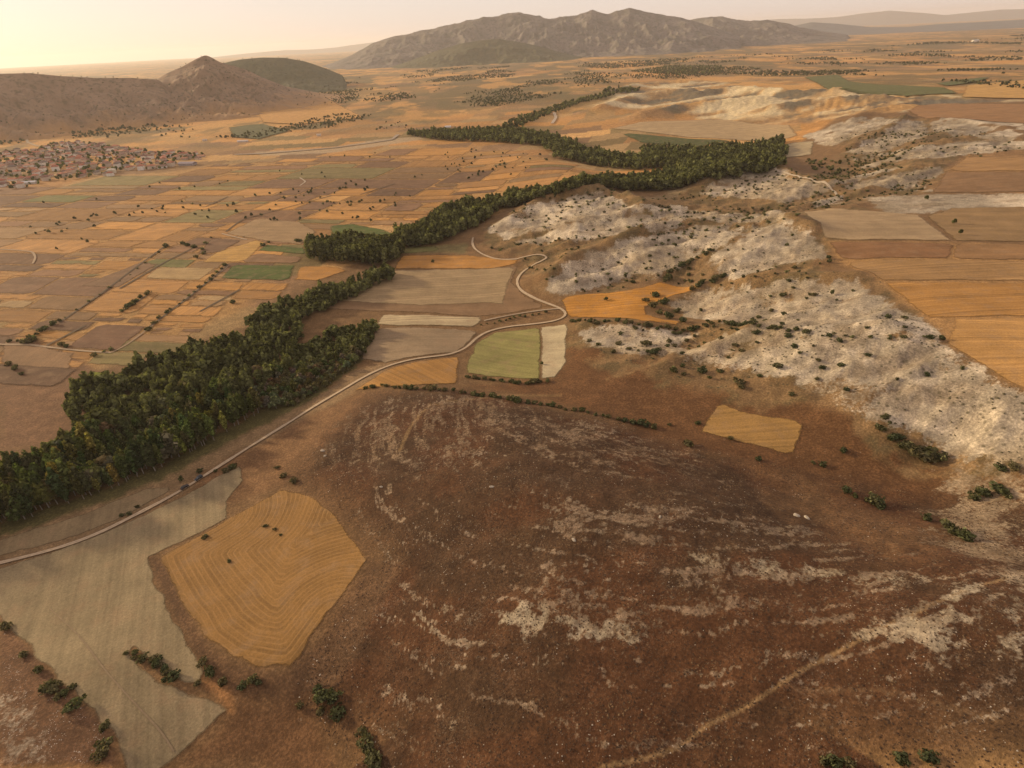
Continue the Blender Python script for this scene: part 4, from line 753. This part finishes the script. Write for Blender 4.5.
shrubs([(795,333),(830,338),(870,337),(905,336),(938,339)], .9, 6, 'small shrub in the groove below the middle chalk ridge', 'shrubs in the groove', 43, 2)
shrubs([(650,215),(690,214),(740,208),(790,206),(830,208)], 1.0, 9, 'small shrub in the brown dip below the far chalk crest', 'shrubs in the brown dip', 44, 6)
shrubs([(830,160),(850,166),(880,160),(900,160),(870,170),(820,170),(812,160),(840,175)], 1.5, 9, 'dark shrub in the dark hollow right of the belt end', 'shrubs right of the belt end', 45, 8)
# hedges of the plain
shrubs([(148,330),(160,318),(178,305),(195,292),(210,280),(225,266)], 1.35, 9, 'bush in the diagonal hedge beside the field lane', 'diagonal hedge bushes', 30)
shrubs([(28,343),(38,335),(48,328),(58,322)], 1.7, 5, 'bush of the short hedge at the left edge of the plain', 'left hedge bushes', 31)
shrubs([(66,318),(100,295),(130,275),(165,248)], .9, 17, 'small bush in the second diagonal hedge', 'second diagonal hedge bushes', 32)
shrubs([(122,312),(132,305),(140,298),(147,295)], 1.6, 5, 'bush of the short dark hedge between stubble fields', 'short hedge bushes', 33)
shrubs([(10,342),(18,342),(24,343),(64,345),(68,347)], 1.5, 0, 'bush beside the narrow track at the left', 'bushes at the narrow track', 34)
shrubs([(10,365),(16,370),(22,375),(104,352),(96,356),(112,350)], 1.5, 0, 'bush near the wood and the ridged brown plot', 'bushes by the ridged plot', 35)
shrubs([(202,250),(206,244),(212,238),(188,246),(195,248),(184,244),(165,247),(205,254),(198,258)], 1.7, 0, 'bush of the hedges round the dark brown field', 'bushes round the dark field', 36)
shrubs([(268,243),(263,246),(299,242),(233,303)], 1.6, 0, 'lone bush near the green crop plots', 'lone bushes by the green plots', 37)
tree_pts = [(82,240),(88,243),(57,250),(31,228),(139,208),(143,214),(97,200),(44,204),(246,219),(270,211),(276,206),(284,199),(296,203),(302,204),(270,195),(310,204),(281,194),(180,190),(195,188),(220,185),(228,182),(150,188),(160,184),(340,205),(348,204),(362,202),(353,219),(358,219),(371,222),(280,172),(302,175),(322,174),(325,178),(330,158),(345,157),(370,158),(390,158),(340,190),(346,189),(415,178),(422,176),(500,166),(530,160),(545,160)]
for q, (x, y) in enumerate(W2(tree_pts)):
    PLANT.append(('willow', x, y, .36+.2*((q*37) % 10)/10, (.058,.058,.026), 'small lone dark tree standing among the strip fields of the plain', 'lone trees of the plain'))
for q, (p_, lb) in enumerate([((182,481), 'small green tree right beside the darker parked car'), ((542,365), 'small dark bush-like tree at the lower left of the yellow-green field'), ((433,263), 'lone small tree in the small orange field'), ((606,301), 'lone dark tree in the middle of the hook-shaped field'), ((954,224), 'upper lone bush-like tree on the dull brown plateau field'), ((960,235), 'lower lone bush-like tree on the dull brown plateau field'), ((926,200), 'lone tree beside the pale tip of the plateau field'), ((832,295), 'dark small tree on the rim of the middle chalk ridge')]):
    x, y = W2([p_])[0]; PLANT.append(('willow', x, y, [.36, .3, .42, .4, .5, .5, .5, .4][q], (.06,.062,.024), lb, None))
# scattered bushes of the chalk
g = np.random.default_rng(77); cand = scatter(np.asarray(BAD[0]), 9, False, 3)
clus = fbm(cand[:, 0]/55, cand[:, 1]/40, 401, 3); gl = lookup(rn, cand[:, 0], cand[:, 1])
keep = cand[(g.random(len(cand)) < .30*ss(.40, .62, clus)+.65*ss(.58, .40, gl)) & (np.hypot(cand[:, 0], cand[:, 1]) < 1300)]
inf = np.zeros(len(keep), bool)
for p in PLATEAU_FIELDS: inf |= sdf(W2(p), keep[:, 0], keep[:, 1]) > -4
shrubs(keep[~inf], .95, 0, 'small dark shrub scattered on the pale chalk slopes', 'shrubs on the chalk slopes', 40, 2, False)

def place(kind, label, group, x, y, s, colour, rot, var):
    if kind == 'shrub':
        o = link('shrub', SHR[var % 6]); o.color = (*colour, 1); cat = 'shrub'
    else:
        o = bpy.data.objects.new('poplar_tree' if kind == 'poplar' else 'willow_tree', None); o.empty_display_size = .1; COL.objects.link(o); cat = 'tree'
        c_, t_ = KINDS[kind][var % 6]
        a = link('crown', c_, o); a.color = (*colour, 1); link('trunk', t_, o)
    o.location = (x, y, put(x, y)-(.1 if kind == 'shrub' else 0)); o.rotation_euler = (0, 0, rot); sv = 1.5 if kind == 'shrub' else 1.12 if kind == 'poplar' else 1.15; o.scale = (s*random.uniform(.85, sv), s*random.uniform(.85, sv), s)
    return tag(o, label, cat, group)
def mass(name, items, label):
    """the plants past the three hundred that show largest, as one mesh"""
    Vs, Fs, Ls, Cs, o_ = [], [], [], [], 0
    for kd, x, y, s, colour, *zz in items:
        V, F_, lf = FARV[kd][random.randrange(3)]; a = random.uniform(0, 6.28); c_, s_ = math.cos(a), math.sin(a)
        k = s*random.uniform(.9, 1.1)
        Vs.append(np.stack([(V[:, 0]*c_-V[:, 1]*s_)*k+x, (V[:, 0]*s_+V[:, 1]*c_)*k+y, V[:, 2]*s+(zz[0] if zz else put(x, y))], -1)); Fs.append(F_+o_); Ls.append(np.clip(lf+random.uniform(-.32, .38), 0, 1)); o_ += len(V)
    if not Vs: return
    o = link(name, mesh_np(name, np.vstack(Vs), np.vstack(Fs), ML, [('leaf', 'FLOAT', np.concatenate(Ls))], False))
    o.color = (*np.mean([i[4] for i in items], 0), 1); tag(o, label, 'trees', kind='stuff')
rest = []
for kd in ('poplar', 'willow'):
    L = sorted((p for p in PLANT if p[0] == kd), key=lambda p: math.hypot(p[1], p[2])-(5000 if 'lone' in p[5] or p[6] is None else 0))
    print(kd, len(L))
    for q, (k_, x, y, s, cc, lb, gr) in enumerate(L):
        if q < 300: place(kd, lb, gr, x, y, s, cc, random.uniform(0, 6.28), q)
        else: rest.append((kd, x, y, s, cc))
mass('riverside_wood', [r for r in rest if math.hypot(r[1], r[2]) < 620], 'rest of the dark near wood along the dirt track')
mass('tree_belt', [r for r in rest if math.hypot(r[1], r[2]) >= 620], 'long dark tree belts winding across the plain')
SH.sort(key=lambda p: math.hypot(p[0], p[1])/p[2]); print('shrubs', len(SH))
for q, (x, y, s, cc, lb, gr) in enumerate(SH[:300]): place('shrub', lb, gr, x, y, s, cc, random.uniform(0, 6.28), q)
mass('scattered_scrub', [('shrub', x, y, s, cc) for x, y, s, cc, lb, gr in SH[300:]], 'scrub dotted over the chalk slopes and field hedges')

# ------------------------------------------------------------------ village
def obj_material(name, rough=.85, amp=.35, scale=1.5, spec=.2):
    m, t = M(name); oc = nd(t, 'ObjectInfo').outputs['Color']
    tc = nd(t, 'TexCoord').outputs['Object']
    finish(t, mixc(t, 1., oc, ramp(t, noise(t, tc, scale, 4), [(.25, 1-amp), (.75, 1+amp)]), 'MULTIPLY'), rough); return m
MWALL = obj_material('plaster', .9, .2, .8); MROOF = obj_material('roof_tile', .85, .35, 1.6)
def poly_mesh(name, V, F_, mat):
    me = bpy.data.meshes.new(name); me.from_pydata([tuple(v) for v in V], [], [tuple(f_) for f_ in F_]); me.materials.append(mat); me.update(); return me
def house_mesh(w_, d_, h_, rp, ov=.5, hip=0.):
    a, b = w_/2, d_/2
    wall = poly_mesh('wall', [(-a,-b,-1),(a,-b,-1),(a,b,-1),(-a,b,-1),(-a,-b,h_),(a,-b,h_),(a,b,h_),(-a,b,h_),(-a,0,h_+(rp if not hip else 0)),(a,0,h_+(rp if not hip else 0))],
        [(0,1,5,4),(2,3,7,6),(1,2,6,9,5),(3,0,4,8,7)], MWALL)
    A_, B_, z0, z1, e = a+ov, b+ov, h_-rp*ov/b+.12, h_+rp+.12, a+ov-hip
    t_ = .22
    V = [(-A_,-B_,z0),(A_,-B_,z0),(e,0,z1),(-e,0,z1),(A_,B_,z0),(-A_,B_,z0)]
    V += [(x, y, z-t_) for x, y, z in V]
    roof = poly_mesh('roof', V, [(0,1,2,3),(4,5,3,2),(1,4,2),(5,0,3),(1,0,6,7),(5,4,10,11),(0,5,11,6),(4,1,7,10),(6,11,10,7)], MROOF)
    return wall, roof
HV = [house_mesh(9,7.5,3.4,1.8), house_mesh(11,8,5.8,2.0,.5,3.), house_mesh(8,8,5.6,1.9,.5,3.2), house_mesh(13,7,3.0,1.6), house_mesh(7,6,3.0,1.4), house_mesh(10,9,6.2,2.1,.6,3.5)]
def house(name, x, y, var, rot, wc, rc, label, group=None, s=(1, 1, 1), cat='house'):
    o = bpy.data.objects.new(name, None); COL.objects.link(o); o.empty_display_size = .1
    a = link('wall', HV[var][0], o); a.color = (*wc, 1); b = link('roof', HV[var][1], o); b.color = (*rc, 1)
    o.location = (x, y, put(x, y)); o.rotation_euler = (0, 0, rot); o.scale = s
    return tag(o, label, cat, group)
VIL = [(-60,198),(-60,152),(0,152),(28,151),(60,143),(95,144),(125,149),(160,153),(203,154),(204,160),(175,161),(178,168),(150,170),(122,171),(112,176),(90,178),(60,182),(40,186),(0,191)]
WC = [(.62,.54,.44), (.52,.43,.34), (.70,.64,.56), (.42,.33,.25), (.56,.45,.34)]
RC = [(.34,.13,.08), (.40,.165,.10), (.21,.11,.08), (.42,.21,.13), (.25,.15,.11), (.18,.135,.11)]
pts = scatter(VIL, 25, True, 9); g = random.Random(3)
vg = fbm(pts[:, 0]/60, pts[:, 1]/60, 501, 2)
sel = [tuple(p) for p, v in zip(pts, vg) if g.random() < .25+1.1*v]
special = [('long_shed', (27,184), 3, .1, (.55,.52,.48), (.60,.57,.53), 'long white-roofed shed at the front edge of the village', (2.6,1.3,1.2)), ('house', (112,173), 5, .3, (.66,.58,.44), (.58,.50,.38), 'bright cream building standing out at the village front', (1.5,1.3,1.1)),
  ('house', (62,151), 3, .1, (.66,.58,.48), (.56,.48,.40), 'bright whitish building at the back of the village', (1.4,1.2,1.2)), ('barn', (188,165), 3, -.2, (.40,.34,.33), (.27,.22,.23), 'large dark grey-roofed barn at the right end of the village', (2.6,2.2,1.5)), ('barn', (172,164), 3, -.2, (.52,.44,.36), (.50,.34,.25), 'tan-roofed barn left of the large dark barn', (1.3,1.3,1.2)),
  ('house', (319,136), 4, .2, (.64,.54,.42), (.52,.42,.32), 'lone cream farmhouse beside the wide pale road', (1.5,1.5,1.3)), ('long_shed', (243,142), 3, 0., (.60,.52,.45), (.58,.50,.43), 'long pale shed on its own right of the village', (2.0,1.2,1.)), ('house', (205,141), 4, .2, (.64,.54,.44), (.5,.4,.3), 'small pale house behind the right end of the village', (1.5,1.3,1.2)), ('long_shed', (448,127.5), 3, 0., (.62,.6,.56), (.62,.60,.57), 'white-roofed shed among the far belt trees', (1.2,1,1)), ('long_shed', (40,121), 3, .1, (.6,.55,.5), (.58,.54,.5), 'long pale shed at the foot of the left hill', (2.6,1.6,1.4)), ('house', (975,42), 3, .2, (.66,.6,.52), (.55,.48,.4), 'far whitish building on the plain below the faint ridge', (4,4,4))]
sw = [W2([t_[1]])[0] for t_ in special]
hxs = []
for (x, y) in sorted(sel, key=lambda p: math.hypot(*p)):
    if min(math.hypot(x-a, y-b) for a, b in sw) < 24: continue
    v = g.randrange(6); rc = g.choice(RC); wc = g.choice(WC); big = v in (1, 2, 5)
    rword = 'red-roofed' if rc[0] > .255 else 'brown-roofed'
    v_ = Vector((x, y, -CAM_H)); hx = 512+FPX*v_.dot(Vector(RX))/-v_.dot(Vector(BX)); hy = math.hypot(x, y)
    if hx < -8 or len(hxs) >= 300: continue
    hxs.append(hx)
    lb = ('two-storey ' if big else 'low ')+rword+' house in the '+('front' if hy < 1750 else 'back')+' '+('left' if hx < 50 else 'centre' if hx < 110 else 'right')+' of the village'
    house('village_house', x, y, v, g.choice((0, 1.57))+g.uniform(-.35, .35), wc, rc, lb, 'houses of the village', tuple(g.uniform(1.0, 1.55) for _ in range(3)))
for (nm, p_, v, rt, wc, rc, lb, sc_), (x, y) in zip(special, sw):
    house(nm, x, y, v, rt, wc, rc, lb, None, sc_, 'shed' if 'shed' in nm else 'barn' if nm == 'barn' else 'house')
# minaret
def lathe(prof, k=10):
    V = [(r*math.cos(a*2*math.pi/k), r*math.sin(a*2*math.pi/k), z) for r, z in prof for a in range(k)]
    return V, [(q*k+a, q*k+(a+1) % k, (q+1)*k+(a+1) % k, (q+1)*k+a) for q in range(len(prof)-1) for a in range(k)]
mn = bpy.data.objects.new('minaret', None); COL.objects.link(mn); x, y = W2([(71,153)])[0]; mn.location = (x, y, put(x, y))
for nm, pr, cc in (('shaft', [(2,-1),(2,5),(1.3,6),(1.2,19)], (.66,.58,.48)), ('balcony', [(1.25,18.2),(2.1,19),(2.1,20),(1.2,20.01)], (.62,.54,.45)), ('upper_shaft', [(.95,19.9),(.95,23)], (.66,.58,.48)), ('cap', [(1.1,22.8),(.5,26),(.03,28)], (.42,.38,.35))):
    a = link(nm, poly_mesh(nm, *lathe(pr), MWALL), mn); a.color = (*cc, 1)
tag(mn, 'slender pale minaret rising from the back of the village', 'minaret')
vt = scatter(VIL, 17, True, 19); g = random.Random(31)
mass('village_trees', [('willow', x, y, g.uniform(.4, 1.0), g.choice(GREEN)) for x, y in vt if g.random() < .65], 'dark trees mixed in between the village houses')
# scrub and trees too many to count on the far plain
g = np.random.default_rng(5); ft = []; HILLS = []
for poly, n_, lo_, hi_ in (([(0,150),(0,115),(120,110),(300,85),(420,70),(620,62),(840,50),(1024,35),(1024,90),(850,75),(640,80),(480,110),(400,130),(300,140),(200,138),(100,140)], 9000, .28, .7), ([(0,200),(210,168),(420,145),(560,158),(480,190),(300,225),(150,215),(0,250)], 130, .25, .5)):
    q = W2(poly); n0 = 0; lo, hi = q.min(0), q.max(0); c_ = rng.uniform(lo, hi, (150000, 2)); c_ = c_[sdf(q, c_[:, 0], c_[:, 1]) > 0]
    dn = ss(.5, .66, fbm(c_[:, 0]/260, c_[:, 1]/420, 601, 5)); r_ = np.hypot(c_[:, 0], c_[:, 1]); c_ = c_[g.random(len(c_)) < dn*np.clip(2500/r_, .2, 1)]
    ft += [('willow', x, y, g.uniform(lo_, hi_)*(1+math.hypot(x, y)/9000), (.06,.058,.03)) for x, y in c_[:n_]]
print('far', len(ft))
_put = put
for ob in [o for o in COL.objects if o.name.split('.')[0] in ('hill',)]:
    vv = np.empty(len(ob.data.vertices)*3, np.float32); ob.data.vertices.foreach_get('co', vv); vv = vv.reshape(-1, 3); vv = vv[vv[:, 2] > 3]; rr0 = np.hypot(vv[:, 0], vv[:, 1]).min()
    pk = vv[g.choice(len(vv), 900)]; pk = pk[fbm(pk[:, 0]/150, pk[:, 1]/150, 611, 3) > .47]
    HILLS += [('willow', float(x), float(y), g.uniform(.2, .45)*(1+rr0/9000), (.06,.055,.03), float(z)) for x, y, z in pk]
mass('far_scrub', ft, 'dark scrub and trees dotted over the far plain')
mass('hill_scrub', HILLS, 'dark scrub dotted over the hills behind the village')

# ------------------------------------------------------------------ loose stones, tussocks and dwarf scrub on the near hill
MSTONE = obj_material('stone', .95, .3, .02); MTUFT = obj_material('dry_tussock', .98, .4, .3)
OCT = np.array([(1,0,0),(0,1,0),(-1,0,0),(0,-1,0),(0,0,1)], float); OF = np.array([(0,1,4),(1,2,4),(2,3,4),(3,0,4)])
def lumps(name, pts, smin, smax, flat, mat, colour, label, cat, seed):
    g = np.random.default_rng(seed); n_ = len(pts); z = lookup(GZ, pts[:, 0], pts[:, 1])
    s_ = smin+(smax-smin)*g.random(n_)**2.5; a = g.uniform(0, 6.28, n_); c_, q_ = np.cos(a), np.sin(a)
    V = OCT[None]*s_[:, None, None]*(.7+.6*g.random((n_, 5, 1)))*np.array([1, 1, flat])
    X = V[..., 0]*c_[:, None]-V[..., 1]*q_[:, None]+pts[:, 0:1]; Y = V[..., 0]*q_[:, None]+V[..., 1]*c_[:, None]+pts[:, 1:2]
    Z = V[..., 2]+z[:, None]-.04
    F_ = (OF[None]+np.arange(n_)[:, None, None]*5).reshape(-1, 3)
    o = link(name, mesh_np(name, np.stack([X, Y, Z], -1).reshape(-1, 3), F_, mat, (), False)); o.color = (*colour, 1)
    return tag(o, label, cat, kind='stuff')
def near_pts(n_, fn, seed, poly):
    g = np.random.default_rng(seed); lo, hi = poly.min(0), poly.max(0); p = g.uniform(lo, hi, (n_*6, 2)); p = p[sdf(poly, p[:, 0], p[:, 1]) > 1]
    return p[g.random(len(p)) < fn(p[:, 0], p[:, 1])][:n_]
hq = np.vstack([HEATH[:6], W2([(1090,515),(1090,768)]), [HEATH[7]*.85], [HEATH[8]*.85], HEATH[9:]])
lumps('loose_stones', near_pts(4500, lambda x, y: ss(.45, .68, fbm(x/22, y/16, 85, 4))*.9+.05, 1, hq), .07, .34, .5, MSTONE, (.42,.35,.27), 'small pale stones strewn over the brown hill', 'stones', 1)
lumps('dry_tussocks', near_pts(60000, lambda x, y: .35+.6*ss(.4, .6, fbm(x/9, y/9, 703, 3)), 2, hq), .12, .42, .7, MTUFT, (.058,.034,.02), 'dark dry tussocks covering the brown hill', 'dry grass', 2)
lumps('straw_tussocks', near_pts(16000, lambda x, y: ss(.48, .62, fbm(x/11, y/8, 705, 4)), 3, hq), .12, .45, .7, MTUFT, (.16,.10,.052), 'bleached dry tufts on the brown hill', 'dry grass', 3)
lq = W2([(0,625),(25,645),(52,675),(82,702),(113,735),(122,768),(0,768)])
lumps('corner_stones', near_pts(1500, lambda x, y: ss(.45, .6, fbm(x/8, y/8, 85, 4)), 4, lq), .07, .3, .5, MSTONE, (.42,.35,.28), 'pale stones in the lower left corner', 'stones', 4)
lumps('chalk_scrub', near_pts(16000, lambda x, y: ss(.46, .62, fbm(x/24, y/15, 74, 4)), 5, np.asarray(BAD[0])), .3, 1.0, .7, MTUFT, (.082,.068,.036), 'low dark scrub tufts on the chalk slopes', 'scrub', 5)
# single pale rocks
def rock(p_, s_, seed, label, name='rock'):
    bm = bmesh.new(); bmesh.ops.create_icosphere(bm, subdivisions=2, radius=1); g = random.Random(seed)
    for v in bm.verts:
        k = 1+.35*float(vn(np.array([v.co.x*1.7+seed]), np.array([v.co.y*1.7+v.co.z*1.3]), seed)[0]-.5)*2
        v.co = Vector((v.co.x*k*1.3, v.co.y*k*.8, v.co.z*k*.55))*s_
    me = bpy.data.meshes.new(name); bm.to_mesh(me); bm.free(); me.materials.append(MSTONE)
    o = link(name, me); x, y = W2([p_])[0]; o.location = (x, y, put(x, y)+.1*s_); o.rotation_euler = (0, 0, g.uniform(0, 3)); o.color = (.36,.30,.23, 1); tag(o, label, 'rock')
for q, (p_, s_, lb) in enumerate([((323,451),1.3,'bright white rock on the hill right above the striped field'), ((325,456),.8,'smaller white rock just below the bright one by the striped field'), ((381,487),.7,'pale rock on the left shoulder of the brown hill'), ((492,487),.9,'flat pale rock high on the brown hill, left of centre'), ((574,540),.9,'pale rock in the middle of the bleached streaks'), ((660,517),.6,'small pale rock right of the bleached streaks'), ((797,516),1.1,'left of two whitish rocks on the upper right heath'), ((807,518),.9,'right of two whitish rocks on the upper right heath'), ((208.5,473),.6,'small white stone at the track edge beside the scrub')]): rock(p_, s_, 20+q, lb)

# ------------------------------------------------------------------ parked cars
def car_paint(name, c_, rough, metal=0.):
    m, t = M(name); b = nd(t, 'BsdfPrincipled'); tc = nd(t, 'TexCoord').outputs['Object']
    t.links.new(mixc(t, 1., tuple(c_), ramp(t, noise(t, tc, 2., 3), [(.3, .85), (.7, 1.15)]), 'MULTIPLY'), b.inputs['Base Color']); b.inputs['Roughness'].default_value = rough; b.inputs['Metallic'].default_value = metal
    o = nd(t, 'OutputMaterial'); t.links.new(b.outputs[0], o.inputs[0]); return m
MTYRE = car_paint('tyre', (.02,.02,.02), .9); MRIM = car_paint('rim', (.45,.45,.46), .4, .8); MGLASS = car_paint('car_glass', (.06,.075,.085), .1); MLAMP = car_paint('lamp', (.7,.7,.66), .2); MRED = car_paint('tail_lamp', (.35,.03,.02), .3)
def sweep(name, prof, hw, mat, tz=0., bev=.06):
    """side profile (x,z) given a width, with a tuck towards the top"""
    k = len(prof); V = []
    for s in (-1, 1):
        for x, z in prof: V.append((x, s*(hw-tz*max(z-.85, 0)), z))
    F_ = [tuple(range(k)), tuple(reversed(range(k, 2*k)))]+[(q, k+q, k+(q+1) % k, (q+1) % k) for q in range(k)]
    bm = bmesh.new(); vs = [bm.verts.new(v) for v in V]; [bm.faces.new([vs[q] for q in f_]) for f_ in F_]
    bmesh.ops.recalc_face_normals(bm, faces=bm.faces); bmesh.ops.bevel(bm, geom=list(bm.edges), offset=bev, segments=2, affect='EDGES')
    me = bpy.data.meshes.new(name); bm.to_mesh(me); bm.free(); me.materials.append(mat); return me
def car(p_, paint_c, label, suv, flip):
    x, y = W2([p_])[0]; k = int(np.argmin(np.hypot(MAIN[:, 0]-x, MAIN[:, 1]-y))); tv = MAIN[k+1]-MAIN[k-1]; a = math.atan2(tv[1], tv[0])
    x, y = MAIN[k]; o = bpy.data.objects.new('parked_car', None); COL.objects.link(o)
    o.location = (x, y, put(x, y)+.375*(1+math.hypot(x, y)/900)); o.rotation_euler = (0, 0, a+(math.pi if flip else 0))
    mp = car_paint('car_paint', tuple(e*.6 for e in paint_c), .6)
    link('body', sweep('body', [(-2.25,.35),(2.2,.35),(2.28,.6),(2.2,.85),(1.1,1.0),(-2.2,1.0),(-2.3,.7)], .88, mp), o)
    top = [(-2.1 if suv else -1.7,.98),(1.05,.98),(.35,1.5 if not suv else 1.66),(-1.3 if not suv else -1.9,1.5 if not suv else 1.68)]
    cb = link('cabin', sweep('cabin', top, .8, MGLASS, .25, .05), o)
    link('roof', sweep('roof', [(top[3][0]+.1,top[3][1]-.02),(.3,top[2][1]-.02),(.25,top[2][1]+.06),(top[3][0]+.15,top[3][1]+.06)], .66, mp, 0, .03), cb)
    for sx in (-1.4, 1.4):
        for sy in (-.86, .86):
            w_ = bpy.data.objects.new('wheel', None); COL.objects.link(w_); w_.parent = o; w_.location = (sx, sy, .34); w_.rotation_euler = (math.pi/2, 0, 0)
            link('tyre', poly_mesh('tyre', *lathe([(.2,-.11),(.31,-.11),(.34,-.07),(.34,.07),(.31,.11),(.2,.11)], 16), MTYRE), w_)
            link('rim', poly_mesh('rim', *lathe([(.01,-.07),(.2,-.1),(.2,.1),(.01,.07)], 16), MRIM), w_)
    for sy in (-.62, .62):
        link('headlight', sweep('headlight', [(2.2,.66),(2.28,.66),(2.26,.8),(2.16,.8)], .18, MLAMP, 0, .02), o).location = (0, sy, 0)
        link('tail_light', sweep('tail_light', [(-2.31,.72),(-2.24,.72),(-2.2,.9),(-2.27,.9)], .16, MRED, 0, .02), o).location = (0, sy, 0)
    tag(o, label, 'car')
car((197,481.5), (.035,.042,.052), 'dark blue-grey car parked on the pale dirt track', True, True)
car((182,490.5), (.075,.045,.035), 'dark brown car parked lower on the track beside a small tree', False, False)

# ------------------------------------------------------------------ tell look-alikes apart by their order in the picture
ORD = ['first', 'second', 'third', 'fourth', 'fifth', 'sixth', 'seventh', 'eighth', 'ninth', 'tenth', 'eleventh', 'twelfth', 'thirteenth', 'fourteenth', 'fifteenth', 'sixteenth', 'seventeenth', 'eighteenth', 'nineteenth', 'twentieth']
ORD += [t_+'-'+u_ if u_ else {'twenty': 'twentieth', 'thirty': 'thirtieth', 'forty': 'fortieth'}[t_] for t_ in ('twenty', 'thirty', 'forty') for u_ in ['']+ORD[:9]][1:]
same = {}
for o in COL.objects:
    if o.parent is None and o.get('label') and o.get('kind') is None: same.setdefault(o['label'], []).append(o)
for lb, L in same.items():
    if 1 < len(L) <= 49 and len(lb.split()) <= 13:
        def pxx(o):
            v = Vector(o.location)-Vector((0, 0, CAM_H)); return v.dot(Vector(RX))/-v.dot(Vector(BX))
        for q, o in enumerate(sorted(L, key=pxx)): o['label'] = lb+', '+ORD[q]+' from left'

# ------------------------------------------------------------------ haze
zt_ = max(float((o.matrix_world@Vector(c_)).z) for o in COL.objects if o.type == 'MESH' for c_ in o.bound_box)
zb_ = min(float((o.matrix_world@Vector(c_)).z) for o in COL.objects if o.type == 'MESH' for c_ in o.bound_box)
bm = bmesh.new(); bmesh.ops.create_cube(bm, size=1)
for v in bm.verts: v.co = (v.co.x*82000, v.co.y*82000, zb_-1 if v.co.z < 0 else max(zt_, CAM_H)+15)
me = bpy.data.meshes.new('haze'); bm.to_mesh(me); bm.free()
m, t = M('haze'); pv = nd(t, 'VolumePrincipled'); pv.inputs['Density'].default_value = HAZE_DENSITY; pv.inputs['Color'].default_value = (.93, .86, .80, 1); pv.inputs['Anisotropy'].default_value = .35
o = nd(t, 'OutputMaterial'); t.links.new(pv.outputs[0], o.inputs['Volume']); me.materials.append(m)
tag(link('haze', me), 'warm evening haze over the whole valley', 'haze', kind='stuff')
